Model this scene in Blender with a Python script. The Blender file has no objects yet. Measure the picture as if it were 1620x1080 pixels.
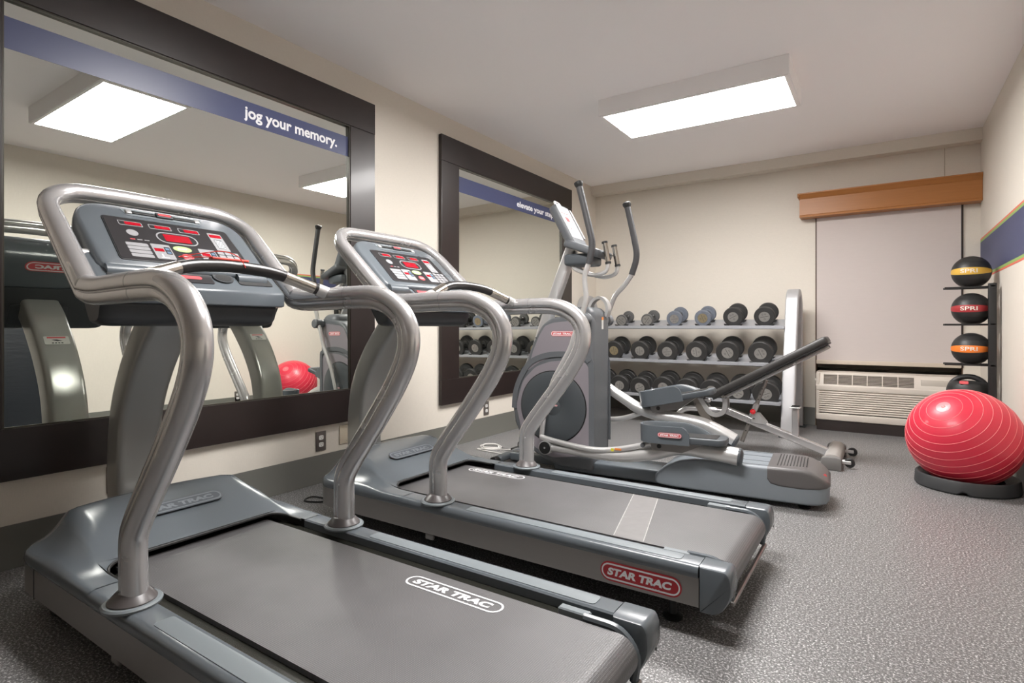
import bpy, bmesh, math, random
from mathutils import Vector, Matrix
random.seed(7)
PI = math.pi
SCN = bpy.context.scene
COL = SCN.collection

# ------------------------------------------------------------------ camera, world, exposure, lights
RW, RH = 1620, 1080
FOC = 883.4
cd = bpy.data.cameras.new('camera'); cam = bpy.data.objects.new('camera', cd); COL.objects.link(cam)
cam.location = (2.7736, 0.0, 0.92)
cam.rotation_euler = (PI/2, 0, math.radians(33.634))
cd.sensor_fit = 'HORIZONTAL'; cd.sensor_width = 36.0; cd.lens = 36.0*FOC/RW
cd.shift_y = -(540-516.7)/RW
cd.clip_start = 0.02; cd.clip_end = 60
SCN.camera = cam
w = bpy.data.worlds.new('world'); SCN.world = w; w.use_nodes = True
w.node_tree.nodes['Background'].inputs[0].default_value = (0.9, 0.92, 1, 1)
w.node_tree.nodes['Background'].inputs[1].default_value = 0.3
vs = SCN.view_settings
vs.view_transform = 'Standard'; vs.look = 'None'; vs.gamma = 1.0; vs.use_curve_mapping = False
vs.exposure = 1.34
SCN.cycles.diffuse_bounces = 8; SCN.cycles.max_bounces = 12
LAMP = 19.0         # emission strength of the ceiling diffusers
LAMP_X = (1.13, 2.285)
LAMP_Y = [(1.43, 1.905), (3.64, 4.165)]

# ------------------------------------------------------------------ materials
MATS = {}
def _n(nt, t, **k):
    n = nt.nodes.new(t)
    for a, b in k.items(): setattr(n, a, b)
    return n
def mat(name, col, rough=0.5, metal=0.0, spec=0.5, bump=0.0, bscale=200.0, var=0.0, vscale=6.0, emit=None, estr=0.0, coat=0.0, stretch=None, rvar=0.0):
    if name in MATS: return MATS[name]
    m = bpy.data.materials.new(name); m.use_nodes = True; nt = m.node_tree
    b = nt.nodes['Principled BSDF']
    b.inputs['Base Color'].default_value = (*col, 1); b.inputs['Roughness'].default_value = rough
    b.inputs['Metallic'].default_value = metal; b.inputs['Specular IOR Level'].default_value = spec
    b.inputs['Coat Weight'].default_value = coat; b.inputs['Coat Roughness'].default_value = 0.12
    if emit: b.inputs['Emission Color'].default_value = (*emit, 1); b.inputs['Emission Strength'].default_value = estr
    tc = _n(nt, 'ShaderNodeTexCoord'); mp = _n(nt, 'ShaderNodeMapping'); nt.links.new(tc.outputs['Object'], mp.inputs[0])
    if stretch: mp.inputs['Scale'].default_value = stretch
    if var > 0 or rvar > 0:
        nz = _n(nt, 'ShaderNodeTexNoise'); nz.inputs['Scale'].default_value = vscale; nz.inputs['Detail'].default_value = 4
        nt.links.new(mp.outputs[0], nz.inputs['Vector'])
    if var > 0:
        mx = _n(nt, 'ShaderNodeMix', data_type='RGBA'); nt.links.new(nz.outputs[0], mx.inputs[0])
        mx.inputs[6].default_value = (*[c*(1-var) for c in col], 1); mx.inputs[7].default_value = (*[min(1, c*(1+var)) for c in col], 1)
        nt.links.new(mx.outputs[2], b.inputs['Base Color'])
    if rvar > 0:
        mr = _n(nt, 'ShaderNodeMapRange'); nt.links.new(nz.outputs[0], mr.inputs[0])
        mr.inputs[3].default_value = max(0.02, rough-rvar); mr.inputs[4].default_value = rough+rvar
        nt.links.new(mr.outputs[0], b.inputs['Roughness'])
    if bump > 0:
        n2 = _n(nt, 'ShaderNodeTexNoise'); n2.inputs['Scale'].default_value = bscale; n2.inputs['Detail'].default_value = 3
        nt.links.new(mp.outputs[0], n2.inputs['Vector'])
        bp = _n(nt, 'ShaderNodeBump'); bp.inputs['Strength'].default_value = bump; bp.inputs['Distance'].default_value = 0.002
        nt.links.new(n2.outputs[0], bp.inputs['Height']); nt.links.new(bp.outputs[0], b.inputs['Normal'])
    MATS[name] = m
    return m

def floor_mat():
    m = bpy.data.materials.new('speckled_rubber'); m.use_nodes = True; nt = m.node_tree; L = nt.links
    b = nt.nodes['Principled BSDF']
    tc = _n(nt, 'ShaderNodeTexCoord')
    n1 = _n(nt, 'ShaderNodeTexNoise'); n1.inputs['Scale'].default_value = 150; n1.inputs['Detail'].default_value = 3.0; n1.inputs['Roughness'].default_value = 0.75
    L.new(tc.outputs['Object'], n1.inputs['Vector'])
    r1 = _n(nt, 'ShaderNodeValToRGB'); e = r1.color_ramp.elements
    e[0].position = 0.38; e[0].color = (0.06, 0.059, 0.059, 1)
    e[1].position = 0.66; e[1].color = (0.72, 0.71, 0.71, 1)
    k = r1.color_ramp.elements.new(0.54); k.color = (0.165, 0.161, 0.160, 1)
    L.new(n1.outputs[0], r1.inputs[0])
    br = _n(nt, 'ShaderNodeTexBrick'); br.offset = 0; br.inputs['Scale'].default_value = 1.0
    br.inputs['Brick Width'].default_value = 0.915; br.inputs['Row Height'].default_value = 0.915
    br.inputs['Mortar Size'].default_value = 0.0008; br.inputs['Mortar Smooth'].default_value = 0.2
    br.inputs[1].default_value = (1, 1, 1, 1); br.inputs[2].default_value = (1, 1, 1, 1); br.inputs[3].default_value = (0.80, 0.80, 0.80, 1)
    mpp = _n(nt, 'ShaderNodeMapping'); mpp.inputs['Location'].default_value = (0.15, 0.46, 0); L.new(tc.outputs['Object'], mpp.inputs[0]); L.new(mpp.outputs[0], br.inputs['Vector'])
    mx = _n(nt, 'ShaderNodeMix', data_type='RGBA', blend_type='MULTIPLY'); mx.inputs[0].default_value = 1
    L.new(r1.outputs[0], mx.inputs[6]); L.new(br.outputs[0], mx.inputs[7]); L.new(mx.outputs[2], b.inputs['Base Color'])
    b.inputs['Roughness'].default_value = 0.42; b.inputs['Specular IOR Level'].default_value = 0.45
    bp = _n(nt, 'ShaderNodeBump'); bp.inputs['Strength'].default_value = 0.10; bp.inputs['Distance'].default_value = 0.001
    L.new(n1.outputs[0], bp.inputs['Height']); L.new(bp.outputs[0], b.inputs['Normal'])
    return m

def wall_mat(name, col):
    m = bpy.data.materials.new(name); m.use_nodes = True; nt = m.node_tree; L = nt.links
    b = nt.nodes['Principled BSDF']; b.inputs['Roughness'].default_value = 0.62; b.inputs['Specular IOR Level'].default_value = 0.3
    tc = _n(nt, 'ShaderNodeTexCoord')
    n = []
    for s in ((30, 30, 900), (900, 900, 30)):
        mp = _n(nt, 'ShaderNodeMapping'); mp.inputs['Scale'].default_value = s; L.new(tc.outputs['Object'], mp.inputs[0])
        z = _n(nt, 'ShaderNodeTexNoise'); z.inputs['Scale'].default_value = 1; z.inputs['Detail'].default_value = 2; L.new(mp.outputs[0], z.inputs['Vector']); n.append(z)
    ad = _n(nt, 'ShaderNodeMath', operation='ADD'); L.new(n[0].outputs[0], ad.inputs[0]); L.new(n[1].outputs[0], ad.inputs[1])
    mr = _n(nt, 'ShaderNodeMapRange'); mr.inputs[1].default_value = 0.6; mr.inputs[2].default_value = 1.4; L.new(ad.outputs[0], mr.inputs[0])
    mx = _n(nt, 'ShaderNodeMix', data_type='RGBA'); L.new(mr.outputs[0], mx.inputs[0])
    mx.inputs[6].default_value = (*[c*0.93 for c in col], 1); mx.inputs[7].default_value = (*[min(1, c*1.05) for c in col], 1)
    L.new(mx.outputs[2], b.inputs['Base Color'])
    bp = _n(nt, 'ShaderNodeBump'); bp.inputs['Strength'].default_value = 0.12; bp.inputs['Distance'].default_value = 0.001
    L.new(ad.outputs[0], bp.inputs['Height']); L.new(bp.outputs[0], b.inputs['Normal'])
    return m

def belt_mat():
    m = bpy.data.materials.new('treadmill_belt_rubber'); m.use_nodes = True; nt = m.node_tree; L = nt.links
    b = nt.nodes['Principled BSDF']; b.inputs['Roughness'].default_value = 0.40; b.inputs['Specular IOR Level'].default_value = 0.6
    tc = _n(nt, 'ShaderNodeTexCoord')
    ws = []
    for rz, sc in ((0, 260), (PI/2, 260)):
        mp = _n(nt, 'ShaderNodeMapping'); mp.inputs['Rotation'].default_value = (0, 0, rz); L.new(tc.outputs['Object'], mp.inputs[0])
        wv = _n(nt, 'ShaderNodeTexWave'); wv.inputs['Scale'].default_value = sc/6.283*1.6; wv.bands_direction = 'X'; L.new(mp.outputs[0], wv.inputs['Vector']); ws.append(wv)
    mu = _n(nt, 'ShaderNodeMath', operation='MULTIPLY'); L.new(ws[0].outputs['Fac'], mu.inputs[0]); L.new(ws[1].outputs['Fac'], mu.inputs[1])
    nz = _n(nt, 'ShaderNodeTexNoise'); nz.inputs['Scale'].default_value = 5; nz.inputs['Detail'].default_value = 5; L.new(tc.outputs['Object'], nz.inputs['Vector'])
    ad = _n(nt, 'ShaderNodeMath', operation='MULTIPLY_ADD'); L.new(nz.outputs[0], ad.inputs[0]); ad.inputs[1].default_value = 0.7; L.new(mu.outputs[0], ad.inputs[2])
    mx = _n(nt, 'ShaderNodeMix', data_type='RGBA'); L.new(ad.outputs[0], mx.inputs[0])
    mx.inputs[6].default_value = (0.055, 0.054, 0.056, 1); mx.inputs[7].default_value = (0.15, 0.146, 0.15, 1)
    L.new(mx.outputs[2], b.inputs['Base Color'])
    bp = _n(nt, 'ShaderNodeBump'); bp.inputs['Strength'].default_value = 0.35; bp.inputs['Distance'].default_value = 0.001
    L.new(mu.outputs[0], bp.inputs['Height']); L.new(bp.outputs[0], b.inputs['Normal'])
    return m

def wood_mat(name, c1, c2, rough=0.4):
    m = bpy.data.materials.new(name); m.use_nodes = True; nt = m.node_tree; L = nt.links
    b = nt.nodes['Principled BSDF']; b.inputs['Roughness'].default_value = rough
    tc = _n(nt, 'ShaderNodeTexCoord'); mp = _n(nt, 'ShaderNodeMapping'); mp.inputs['Scale'].default_value = (2, 40, 40)
    L.new(tc.outputs['Object'], mp.inputs[0])
    nz = _n(nt, 'ShaderNodeTexNoise'); nz.inputs['Scale'].default_value = 2; nz.inputs['Detail'].default_value = 5; L.new(mp.outputs[0], nz.inputs['Vector'])
    mx = _n(nt, 'ShaderNodeMix', data_type='RGBA'); L.new(nz.outputs[0], mx.inputs[0])
    mx.inputs[6].default_value = (*c1, 1); mx.inputs[7].default_value = (*c2, 1); L.new(mx.outputs[2], b.inputs['Base Color'])
    return m

FLOOR = floor_mat(); WALL = wall_mat('cream_wallpaper', (0.715, 0.665, 0.59)); BELT = belt_mat()
CEIL = mat('ceiling_paint', (0.95, 0.925, 0.93), 0.8, bump=0.05, bscale=80)
BASEB = mat('vinyl_cove_base', (0.13, 0.13, 0.115), 0.45)
ESP = mat('espresso_wood', (0.017, 0.010, 0.009), 0.36, coat=0.15, var=0.3, vscale=8)
MIRROR = mat('mirror_glass', (0.80, 0.82, 0.775), 0.0, 1.0)
BLUE = mat('navy_decal', (0.055, 0.066, 0.145), 0.35, var=0.05, vscale=2)
WHT = mat('white_print', (0.82, 0.82, 0.84), 0.5)
SILV = mat('silver_painted_tube', (0.60, 0.59, 0.59), 0.26, 0.7, rvar=0.04, vscale=12)
SILV2 = mat('satin_silver_panel', (0.29, 0.275, 0.265), 0.4, 0.65)
SILVL = mat('light_silver_tube', (0.60, 0.595, 0.59), 0.34, 0.55)
GREY = mat('blue_grey_plastic', (0.112, 0.128, 0.143), 0.26, var=0.04, vscale=5)
GREYL = mat('light_blue_grey_plastic', (0.185, 0.21, 0.225), 0.48, bump=0.08, bscale=500)
DARK = mat('charcoal_plastic', (0.035, 0.038, 0.042), 0.42)
BLK = mat('black_rubber', (0.012, 0.012, 0.012), 0.5, bump=0.1, bscale=300)
FOAM = mat('foam_grip', (0.05, 0.05, 0.053), 0.6, bump=0.1, bscale=400)
CHROME = mat('brushed_steel', (0.56, 0.52, 0.47), 0.22, 1.0)
RED = mat('logo_red', (0.42, 0.02, 0.03), 0.35)
REDD = mat('red_display', (0.28, 0.004, 0.012), 0.25, emit=(0.8, 0.0, 0.03), estr=0.08)
LGREY = mat('key_grey', (0.30, 0.30, 0.31), 0.5)
GREEN = mat('start_green', (0.42, 0.62, 0.25), 0.45)
STOPR = mat('stop_red', (0.6, 0.08, 0.09), 0.45)
PANEL = mat('console_black', (0.022, 0.02, 0.022), 0.35)
PURP = mat('mauve_grey_panel', (0.29, 0.265, 0.29), 0.42, 0.25)
DISC = mat('disc_grey', (0.06, 0.068, 0.075), 0.42)
ENGR = mat('engraved_line', (0.12, 0.115, 0.11), 0.5, 0.3)

# ------------------------------------------------------------------ mesh builder
class MB:
    def __init__(s): s.v = []; s.f = []; s.m = []; s.mats = []
    def mi(s, m):
        if m not in s.mats: s.mats.append(m)
        return s.mats.index(m)
    def add(s, vs, fs, m, M=None):
        o = len(s.v); k = s.mi(m)
        s.v += [tuple(M @ Vector(v)) if M else tuple(v) for v in vs]
        for f in fs: s.f.append(tuple(i+o for i in f)); s.m.append(k)
        return s
    def box(s, a, b, m, M=None):
        x0, y0, z0 = a; x1, y1, z1 = b
        v = [(x0,y0,z0),(x1,y0,z0),(x1,y1,z0),(x0,y1,z0),(x0,y0,z1),(x1,y0,z1),(x1,y1,z1),(x0,y1,z1)]
        return s.add(v, [(3,2,1,0),(4,5,6,7),(0,1,5,4),(1,2,6,5),(2,3,7,6),(3,0,4,7)], m, M)
    def rbox(s, a, b, r, m, M=None, seg=3):
        bm = bmesh.new(); bmesh.ops.create_cube(bm, size=1)
        for v in bm.verts:
            v.co = Vector([(a[i]+b[i])/2 + v.co[i]*(b[i]-a[i]) for i in range(3)])
        bmesh.ops.bevel(bm, geom=list(bm.edges), offset=r, segments=seg, affect='EDGES', profile=0.5)
        return s.bm(bm, m, M)
    def bm(s, bm, m, M=None):
        bm.verts.index_update()
        s.add([v.co[:] for v in bm.verts], [tuple(v.index for v in f.verts) for f in bm.faces], m, M); bm.free(); return s
    def loft(s, rings, m, M=None, closed=True, caps=True, loop=False):
        n = len(rings[0]); vs = [p for r in rings for p in r]; fs = []
        R = len(rings)
        for i in range(R if loop else R-1):
            a = i*n; b = ((i+1) % R)*n
            for j in range(n if closed else n-1):
                k = (j+1) % n; fs.append((a+j, a+k, b+k, b+j))
        if caps and not loop and closed:
            fs.append(tuple(range(n))[::-1]); fs.append(tuple((R-1)*n+j for j in range(n)))
        return s.add(vs, fs, m, M)
    def tube(s, path, r, m, M=None, seg=16, caps=True, cap_r=0.0):
        rs = r if isinstance(r, (list, tuple)) else [r]*len(path)
        path = [Vector(p) for p in path]; rings = []
        T = [(path[min(i+1, len(path)-1)]-path[max(i-1, 0)]).normalized() for i in range(len(path))]
        up = Vector((0, 0, 1)) if abs(T[0].z) < 0.9 else Vector((0, 1, 0))
        X = T[0].cross(up).normalized()
        for i, p in enumerate(path):
            X = (X - T[i]*X.dot(T[i])).normalized(); Y = T[i].cross(X)
            rings.append([p + (X*math.cos(a)+Y*math.sin(a))*rs[i] for a in [2*PI*k/seg for k in range(seg)]])
        return s.loft(rings, m, M, caps=caps)
    def prof(s, path, poly, B, m, M=None, scl=None, caps=True, ends=None):
        """sweep 2D poly (b,d): b along B vector (fixed or per point), d along T x B"""
        path = [Vector(p) for p in path]; rings = []
        for i, p in enumerate(path):
            T = (path[min(i+1, len(path)-1)]-path[max(i-1, 0)]).normalized()
            b = Vector(B[i] if isinstance(B, list) else B); b = (b-T*b.dot(T)).normalized(); d = T.cross(b)
            k = scl[i] if scl else 1
            rings.append([p + b*q[0]*k + d*q[1]*k for q in poly])
        return s.loft(rings, m, M, caps=caps)
    def extr(s, poly, fn, w0, w1, m, M=None, bev=0.0, top=True):
        """extrude 2D poly through fn(u,v,w); bevelled rims"""
        if bev > 0: lay = [(w0, bev), (w0+bev*0.3, bev*0.3), (w0+bev, 0), (w1-bev, 0), (w1-bev*0.3, bev*0.3), (w1, bev)]
        else: lay = [(w0, 0), (w1, 0)]
        rings = [[fn(u, v, wv) for u, v in inset(poly, d)] for wv, d in lay]
        return s.loft(rings, m, M)
    def lathe(s, prof, m, M=None, seg=32):
        """prof list (r, z), revolve about z"""
        rings = [[(r*math.cos(2*PI*k/seg), r*math.sin(2*PI*k/seg), z) for k in range(seg)] for r, z in prof]
        return s.loft(rings, m, M)
    def obj(s, name, parent=None, loc=None, ang=35):
        me = bpy.data.meshes.new(name); me.from_pydata(s.v, [], s.f)
        for m in s.mats: me.materials.append(m)
        me.polygons.foreach_set('material_index', s.m)
        bm = bmesh.new(); bm.from_mesh(me); bmesh.ops.recalc_face_normals(bm, faces=bm.faces); bm.to_mesh(me); bm.free()
        me.polygons.foreach_set('use_smooth', [True]*len(me.polygons))
        me.set_sharp_from_angle(angle=math.radians(ang)); me.update()
        o = bpy.data.objects.new(name, me); COL.objects.link(o)
        if parent: o.parent = parent
        if loc: o.location = loc
        return o

def inset(poly, d):
    if abs(d) < 1e-9: return list(poly)
    n = len(poly); A = sum(poly[i][0]*poly[(i+1) % n][1]-poly[(i+1) % n][0]*poly[i][1] for i in range(n))
    sg = 1 if A > 0 else -1; out = []
    for i in range(n):
        p0, p1, p2 = poly[i-1], poly[i], poly[(i+1) % n]
        e1 = Vector((p1[0]-p0[0], p1[1]-p0[1])); e2 = Vector((p2[0]-p1[0], p2[1]-p1[1]))
        if e1.length < 1e-9 or e2.length < 1e-9: out.append(p1); continue
        e1.normalize(); e2.normalize(); n1 = Vector((-e1.y, e1.x))*sg; n2 = Vector((-e2.y, e2.x))*sg
        k = n1+n2
        if k.length < 1e-6: out.append(p1); continue
        k.normalize(); c = max(0.4, k.dot(n1)); out.append((p1[0]+k.x*d/c, p1[1]+k.y*d/c))
    return out
def rpoly(pts, r, seg=5):
    """rounded polygon"""
    n = len(pts); out = []
    for i in range(n):
        ri = r[i] if isinstance(r, (list, tuple)) else r
        p0, p, p2 = Vector(pts[i-1]), Vector(pts[i]), Vector(pts[(i+1) % n])
        a = (p0-p); b = (p2-p); la, lb = a.length, b.length; a.normalize(); b.normalize()
        d = min(ri, la*0.48, lb*0.48)
        if d < 1e-5: out.append(tuple(p)); continue
        s0, s1 = p+a*d, p+b*d
        for k in range(seg+1):
            t = k/seg; q = s0*(1-t)**2 + p*2*t*(1-t) + s1*t*t; out.append((q.x, q.y))
    return out
def cr(pts, n=8, closed=False):
    P = [Vector(p) for p in pts]; out = []; N = len(P)
    for i in range(N if closed else N-1):
        if closed: a, b, c, d = P[i-1], P[i], P[(i+1) % N], P[(i+2) % N]
        else: a, b, c, d = P[max(i-1, 0)], P[i], P[i+1], P[min(i+2, N-1)]
        for k in range(n):
            t = k/n; out.append(0.5*((2*b)+(c-a)*t+(2*a-5*b+4*c-d)*t*t+(3*b-a-3*c+d)*t**3))
    if not closed: out.append(P[-1])
    return out
def rpath(pts, r, seg=6):
    """3D polyline with rounded corners"""
    P = [Vector(p) for p in pts]; out = [P[0]]
    for i in range(1, len(P)-1):
        ri = r[i-1] if isinstance(r, (list, tuple)) else r
        a = P[i-1]-P[i]; b = P[i+1]-P[i]; d = min(ri, a.length*0.48, b.length*0.48); a.normalize(); b.normalize()
        s0, s1 = P[i]+a*d, P[i]+b*d
        for k in range(seg+1):
            t = k/seg; out.append(s0*(1-t)**2+P[i]*2*t*(1-t)+s1*t*t)
    out.append(P[-1]); return out
def circ(r, n=24, cx=0, cy=0, ry=None): return [(cx+r*math.cos(2*PI*k/n), cy+(ry or r)*math.sin(2*PI*k/n)) for k in range(n)]
def stad(L, H, n=10):
    r = H/2; a = L/2-r
    return [(a+r*math.cos(t), r*math.sin(t)) for t in [-PI/2+PI*k/n for k in range(n+1)]] + [(-a+r*math.cos(t), r*math.sin(t)) for t in [PI/2+PI*k/n for k in range(n+1)]]
def basis(o, x, y):
    x = Vector(x).normalized(); y = Vector(y); y = (y-x*y.dot(x)).normalized(); z = x.cross(y)
    M = Matrix.Identity(4)
    for i in range(3): M[i][0] = x[i]; M[i][1] = y[i]; M[i][2] = z[i]; M[i][3] = o[i]
    return M
_TX = {}
def text_geo(txt, bold=0.0, extrude=0.0):
    k = (txt, bold, extrude)
    if k in _TX: return _TX[k]
    c = bpy.data.curves.new('t', 'FONT'); c.body = txt; c.size = 1; c.offset = bold; c.extrude = extrude; c.resolution_u = 4
    o = bpy.data.objects.new('t', c); COL.objects.link(o); bpy.context.view_layer.update()
    me = bpy.data.meshes.new_from_object(o.evaluated_get(bpy.context.evaluated_depsgraph_get()))
    v = [tuple(q.co) for q in me.vertices]; f = [tuple(p.vertices) for p in me.polygons]
    bpy.data.objects.remove(o); bpy.data.curves.remove(c); bpy.data.meshes.remove(me)
    x0 = min(q[0] for q in v); x1 = max(q[0] for q in v); y0 = min(q[1] for q in v); y1 = max(q[1] for q in v)
    _TX[k] = (v, f, x0, x1, y0, y1); return _TX[k]
def text(mb, txt, M, w, h, m, z=0.0, bold=0.03, shear=0.0):
    v, f, x0, x1, y0, y1 = text_geo(txt, bold)
    vv = [(((q[0]-x0)/(x1-x0)-0.5)*w + shear*((q[1]-y0)/(y1-y0)-0.5)*h, ((q[1]-y0)/(y1-y0)-0.5)*h, z) for q in v]
    mb.add(vv, f, m, M)
def ring2(mb, outer, inner, z, m, M=None):
    n = len(outer); mb.add([(a, b, z) for a, b in outer]+[(a, b, z) for a, b in inner], [(i, (i+1) % n, n+(i+1) % n, n+i) for i in range(n)], m, M)
def logo(M, L, name='logo', parent=None, bg=None, fg=None, sh=0.25, hr=0.20):
    """pill badge lettered STAR TRAC; x along text, y up, z out"""
    mb = MB(); H = L*hr; fg = fg or WHT
    if bg: mb.extr(stad(L, H), lambda u, v, w: (u, v, w), 0, 0.0012, bg, M)
    z = 0.0016 if bg else 0.0008
    a = stad(L*0.965, H*0.83); b = stad(L*0.93, H*0.66); ring2(mb, a, b, z, fg, M)
    text(mb, 'STAR TRAC', M @ Matrix.Translation((-0.01*L, 0, 0)), L*0.78, H*0.40, fg, z, 0.05, sh)
    for k in range(3):
        x = L*(0.16+0.035*k); mb.add([(x, -H*0.30, z), (x+L*0.025, -H*0.34, z), (x, -H*0.38, z)], [(0, 1, 2)], fg, M)
    return mb.obj(name, parent)

def tag(o, label, cat, group=None, kind=None):
    if label: o['label'] = label
    if cat: o['category'] = cat
    if group: o['group'] = group
    if kind: o['kind'] = kind
    return o
def thing(name, label, cat, loc=(0, 0, 0), rz=0.0, group=None):
    o = bpy.data.objects.new(name, None); COL.objects.link(o); o.location = loc; o.rotation_euler = (0, 0, rz)
    o.empty_display_size = 0.1
    return tag(o, label, cat, group)
def struct(o, label=None): o['kind'] = 'structure'; return o
def dup(root, loc, label=None, rz=None):
    r = root.copy(); COL.objects.link(r); r.location = loc
    if label: r['label'] = label
    if rz is not None: r.rotation_euler = (0, 0, rz)
    for ch in list(root.children):
        c = ch.copy(); COL.objects.link(c); c.parent = r
        for g in list(ch.children):
            d = g.copy(); COL.objects.link(d); d.parent = c
    return r

# ------------------------------------------------------------------ room shell
W, D, H, Y0 = 3.435, 5.92, 2.518, -3.6
T = 0.12
struct(MB().box((-T, Y0-T, -0.1), (W+T, D+0.5, 0), FLOOR).obj('floor'))
struct(MB().box((-T, Y0-T, H), (W+T, D+0.5, H+0.1), CEIL).obj('ceiling'))
struct(MB().box((-T, Y0-T, 0), (0, D+0.5, H), WALL).obj('wall_left'))
struct(MB().box((W, Y0-T, 0), (W+T, D+0.5, H), WALL).obj('wall_right'))
struct(MB().box((0, Y0-T, 0), (W, Y0, H), WALL).obj('wall_front'))
# back wall with the tall window opening
wx0, wx1, wz1 = 2.243, 3.322, 2.08
b = MB(); b.box((0, D, 0), (wx0, D+0.5, H), WALL); b.box((wx1, D, 0), (W, D+0.5, H), WALL); b.box((wx0, D, wz1), (wx1, D+0.5, H), WALL)
b.box((wx0, D+0.34, 0), (wx1, D+0.5, wz1), WALL)
struct(b.obj('wall_back'))
b = MB(); b.box((0, 5.80, 2.418), (W, D, H), WALL); struct(b.obj('trim_1'))           # soffit along the back wall
struct(MB().box((3.20, D-0.004, 2.155), (3.204, D, 2.418), mat('paper_seam', (0.45, 0.39, 0.30), 0.7)).obj('trim_2'))
def baseb(name, path):
    poly = [(0, 0), (0, 0.160), (0.004, 0.165), (0.006, 0.158), (0.006, 0.02), (0.016, 0.004), (0.016, 0)]
    mb = MB()
    for (a, c, nrm) in path:
        a = Vector((*a, 0)); c = Vector((*c, 0)); nn = Vector((*nrm, 0))
        mb.loft([[a+nn*u+Vector((0, 0, v)) for u, v in poly], [c+nn*u+Vector((0, 0, v)) for u, v in poly]], BASEB)
    struct(mb.obj(name))
baseb('baseboard_left', [((0, Y0), (0, D), (1, 0))])
baseb('baseboard_right', [((W, Y0), (W, D), (-1, 0))])
baseb('baseboard_back', [((0.017, D), (wx0-0.002, D), (0, -1)), ((wx1+0.002, D), (W-0.017, D), (0, -1))])
baseb('baseboard_front', [((0.017, Y0), (W-0.017, Y0), (0, 1))])
# painted stripe on the right wall
gs = mat('stripe_green', (0.28, 0.42, 0.12), 0.6); rs_ = mat('stripe_coral', (0.72, 0.16, 0.11), 0.6); bs_ = mat('stripe_navy', (0.060, 0.070, 0.145), 0.55)
b = MB()
for z0, z1, m in ((1.300, 1.313, rs_), (1.313, 1.332, gs), (1.332, 1.606, bs_), (1.606, 1.624, gs), (1.624, 1.637, rs_)):
    b.box((W-0.0015, Y0+0.01, z0), (W, D-0.002, z1), m)
o = b.obj('trim_3'); struct(o)

# ------------------------------------------------------------------ window: frame, glass, shade, sill, valance
FRM = mat('bronze_frame', (0.10, 0.055, 0.03), 0.5); 
b = MB()
b.box((wx0, D+0.001, 0.0), (wx0+0.008, D+0.30, wz1), FRM); b.box((wx1-0.008, D+0.001, 0.0), (wx1, D+0.30, wz1), FRM)
b.box((wx0+0.008, D+0.22, 0.60), (wx0+0.05, D+0.27, wz1), FRM); b.box((wx1-0.05, D+0.22, 0.60), (wx1-0.008, D+0.27, wz1), FRM)
b.box((wx0+0.05, D+0.22, 0.60), (wx1-0.05, D+0.27, 0.65), FRM); b.box((wx0+0.05, D+0.22, 2.03), (wx1-0.05, D+0.27, wz1), FRM)
b.box((wx0+0.008, D+0.10, 0.535), (wx1-0.008, D+0.30, 0.60), mat('niche_board', (0.10, 0.085, 0.065), 0.7))
win = struct(b.obj('window_1'))
g = MB().box((wx0+0.05, D+0.24, 0.65), (wx1-0.05, D+0.246, 2.03), mat('night_glass', (0.02, 0.02, 0.025), 0.05)).obj('glass_pane', win)
SH = mat('shade_fabric', (0.60, 0.54, 0.515), 0.75, bump=0.15, bscale=60, var=0.03, vscale=4, stretch=(3, 3, 25))
b = MB(); b.box((wx0+0.012, D-0.012, 0.605), (wx1-0.013, D-0.008, 2.10), SH)
t = thing('roller_shade', 'grey-beige roller shade pulled down over the tall window beneath the wooden valance', 'window shade', (2.78, D-0.01, 0.58))
o = b.obj('shade_fabric', t); o.location = (-2.78, -(D-0.01), -0.58)
b = MB(); b.rbox((wx0+0.010, D-0.022, 0.577), (wx1-0.012, D-0.002, 0.612), 0.003, mat('hem_cream', (0.60, 0.52, 0.43), 0.5))
o = b.obj('hem_bar', t); o.location = (-2.78, -(D-0.01), -0.58)
b = MB(); b.tube([(wx0+0.02, D-0.0, 2.13), (wx1-0.03, D-0.0, 2.13)], 0.018, LGREY); 
o = b.obj('roller', t); o.location = (-2.78, -(D-0.01)-0.03, -0.58-0.03)
b = MB()
for dx in (-0.003, 0.006): b.tube([(wx1-0.006+dx, D-0.012, 2.08), (wx1-0.006+dx, D-0.012, 0.58)], 0.0022, DARK, seg=6)
o = b.obj('pull_cord', t); o.location = (-2.78, -(D-0.01), -0.58)
VW = wood_mat('valance_maple', (0.34, 0.13, 0.03), (0.43, 0.175, 0.048), 0.38)
vx0, vx1, vy, vz0, vz1 = 2.125, W-0.002, 5.785, 1.930, 2.150
t = thing('window_valance', 'long orange-brown wooden valance box with crown edge above the window shade', 'valance', ((vx0+vx1)/2, 5.85, vz0))
off = (-(vx0+vx1)/2, -5.85, -vz0)
prof_ = [(D-0.001, vz0), (vy+0.0, vz0), (vy-0.002, vz0+0.016), (vy+0.004, vz0+0.022), (vy+0.004, vz1-0.052), (vy-0.003, vz1-0.046), (vy-0.008, vz1-0.036), (vy-0.020, vz1-0.016), (vy-0.026, vz1-0.010), (vy-0.026, vz1), (vy+0.010, vz1), (vy+0.012, vz0+0.012), (D-0.001, vz0+0.012)]
b = MB(); b.extr([(p[0], p[1]) for p in prof_], lambda u, v, w_: (w_, u, v), vx0, vx1, VW); o = b.obj('face_board', t, off)
b = MB(); b.box((vx0, vy+0.012, vz0+0.012), (vx0+0.012, D-0.001, vz1-0.004), VW); b.rbox((vx0-0.016, vy-0.024, vz1-0.04), (vx0+0.001, D-0.002, vz1), 0.006, VW); o = b.obj('end_return', t, off)
b = MB(); b.box((vx0+0.012, vy+0.010, vz1-0.012), (vx1, D-0.001, vz1-0.002), VW); o = b.obj('top_board', t, off)

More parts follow.
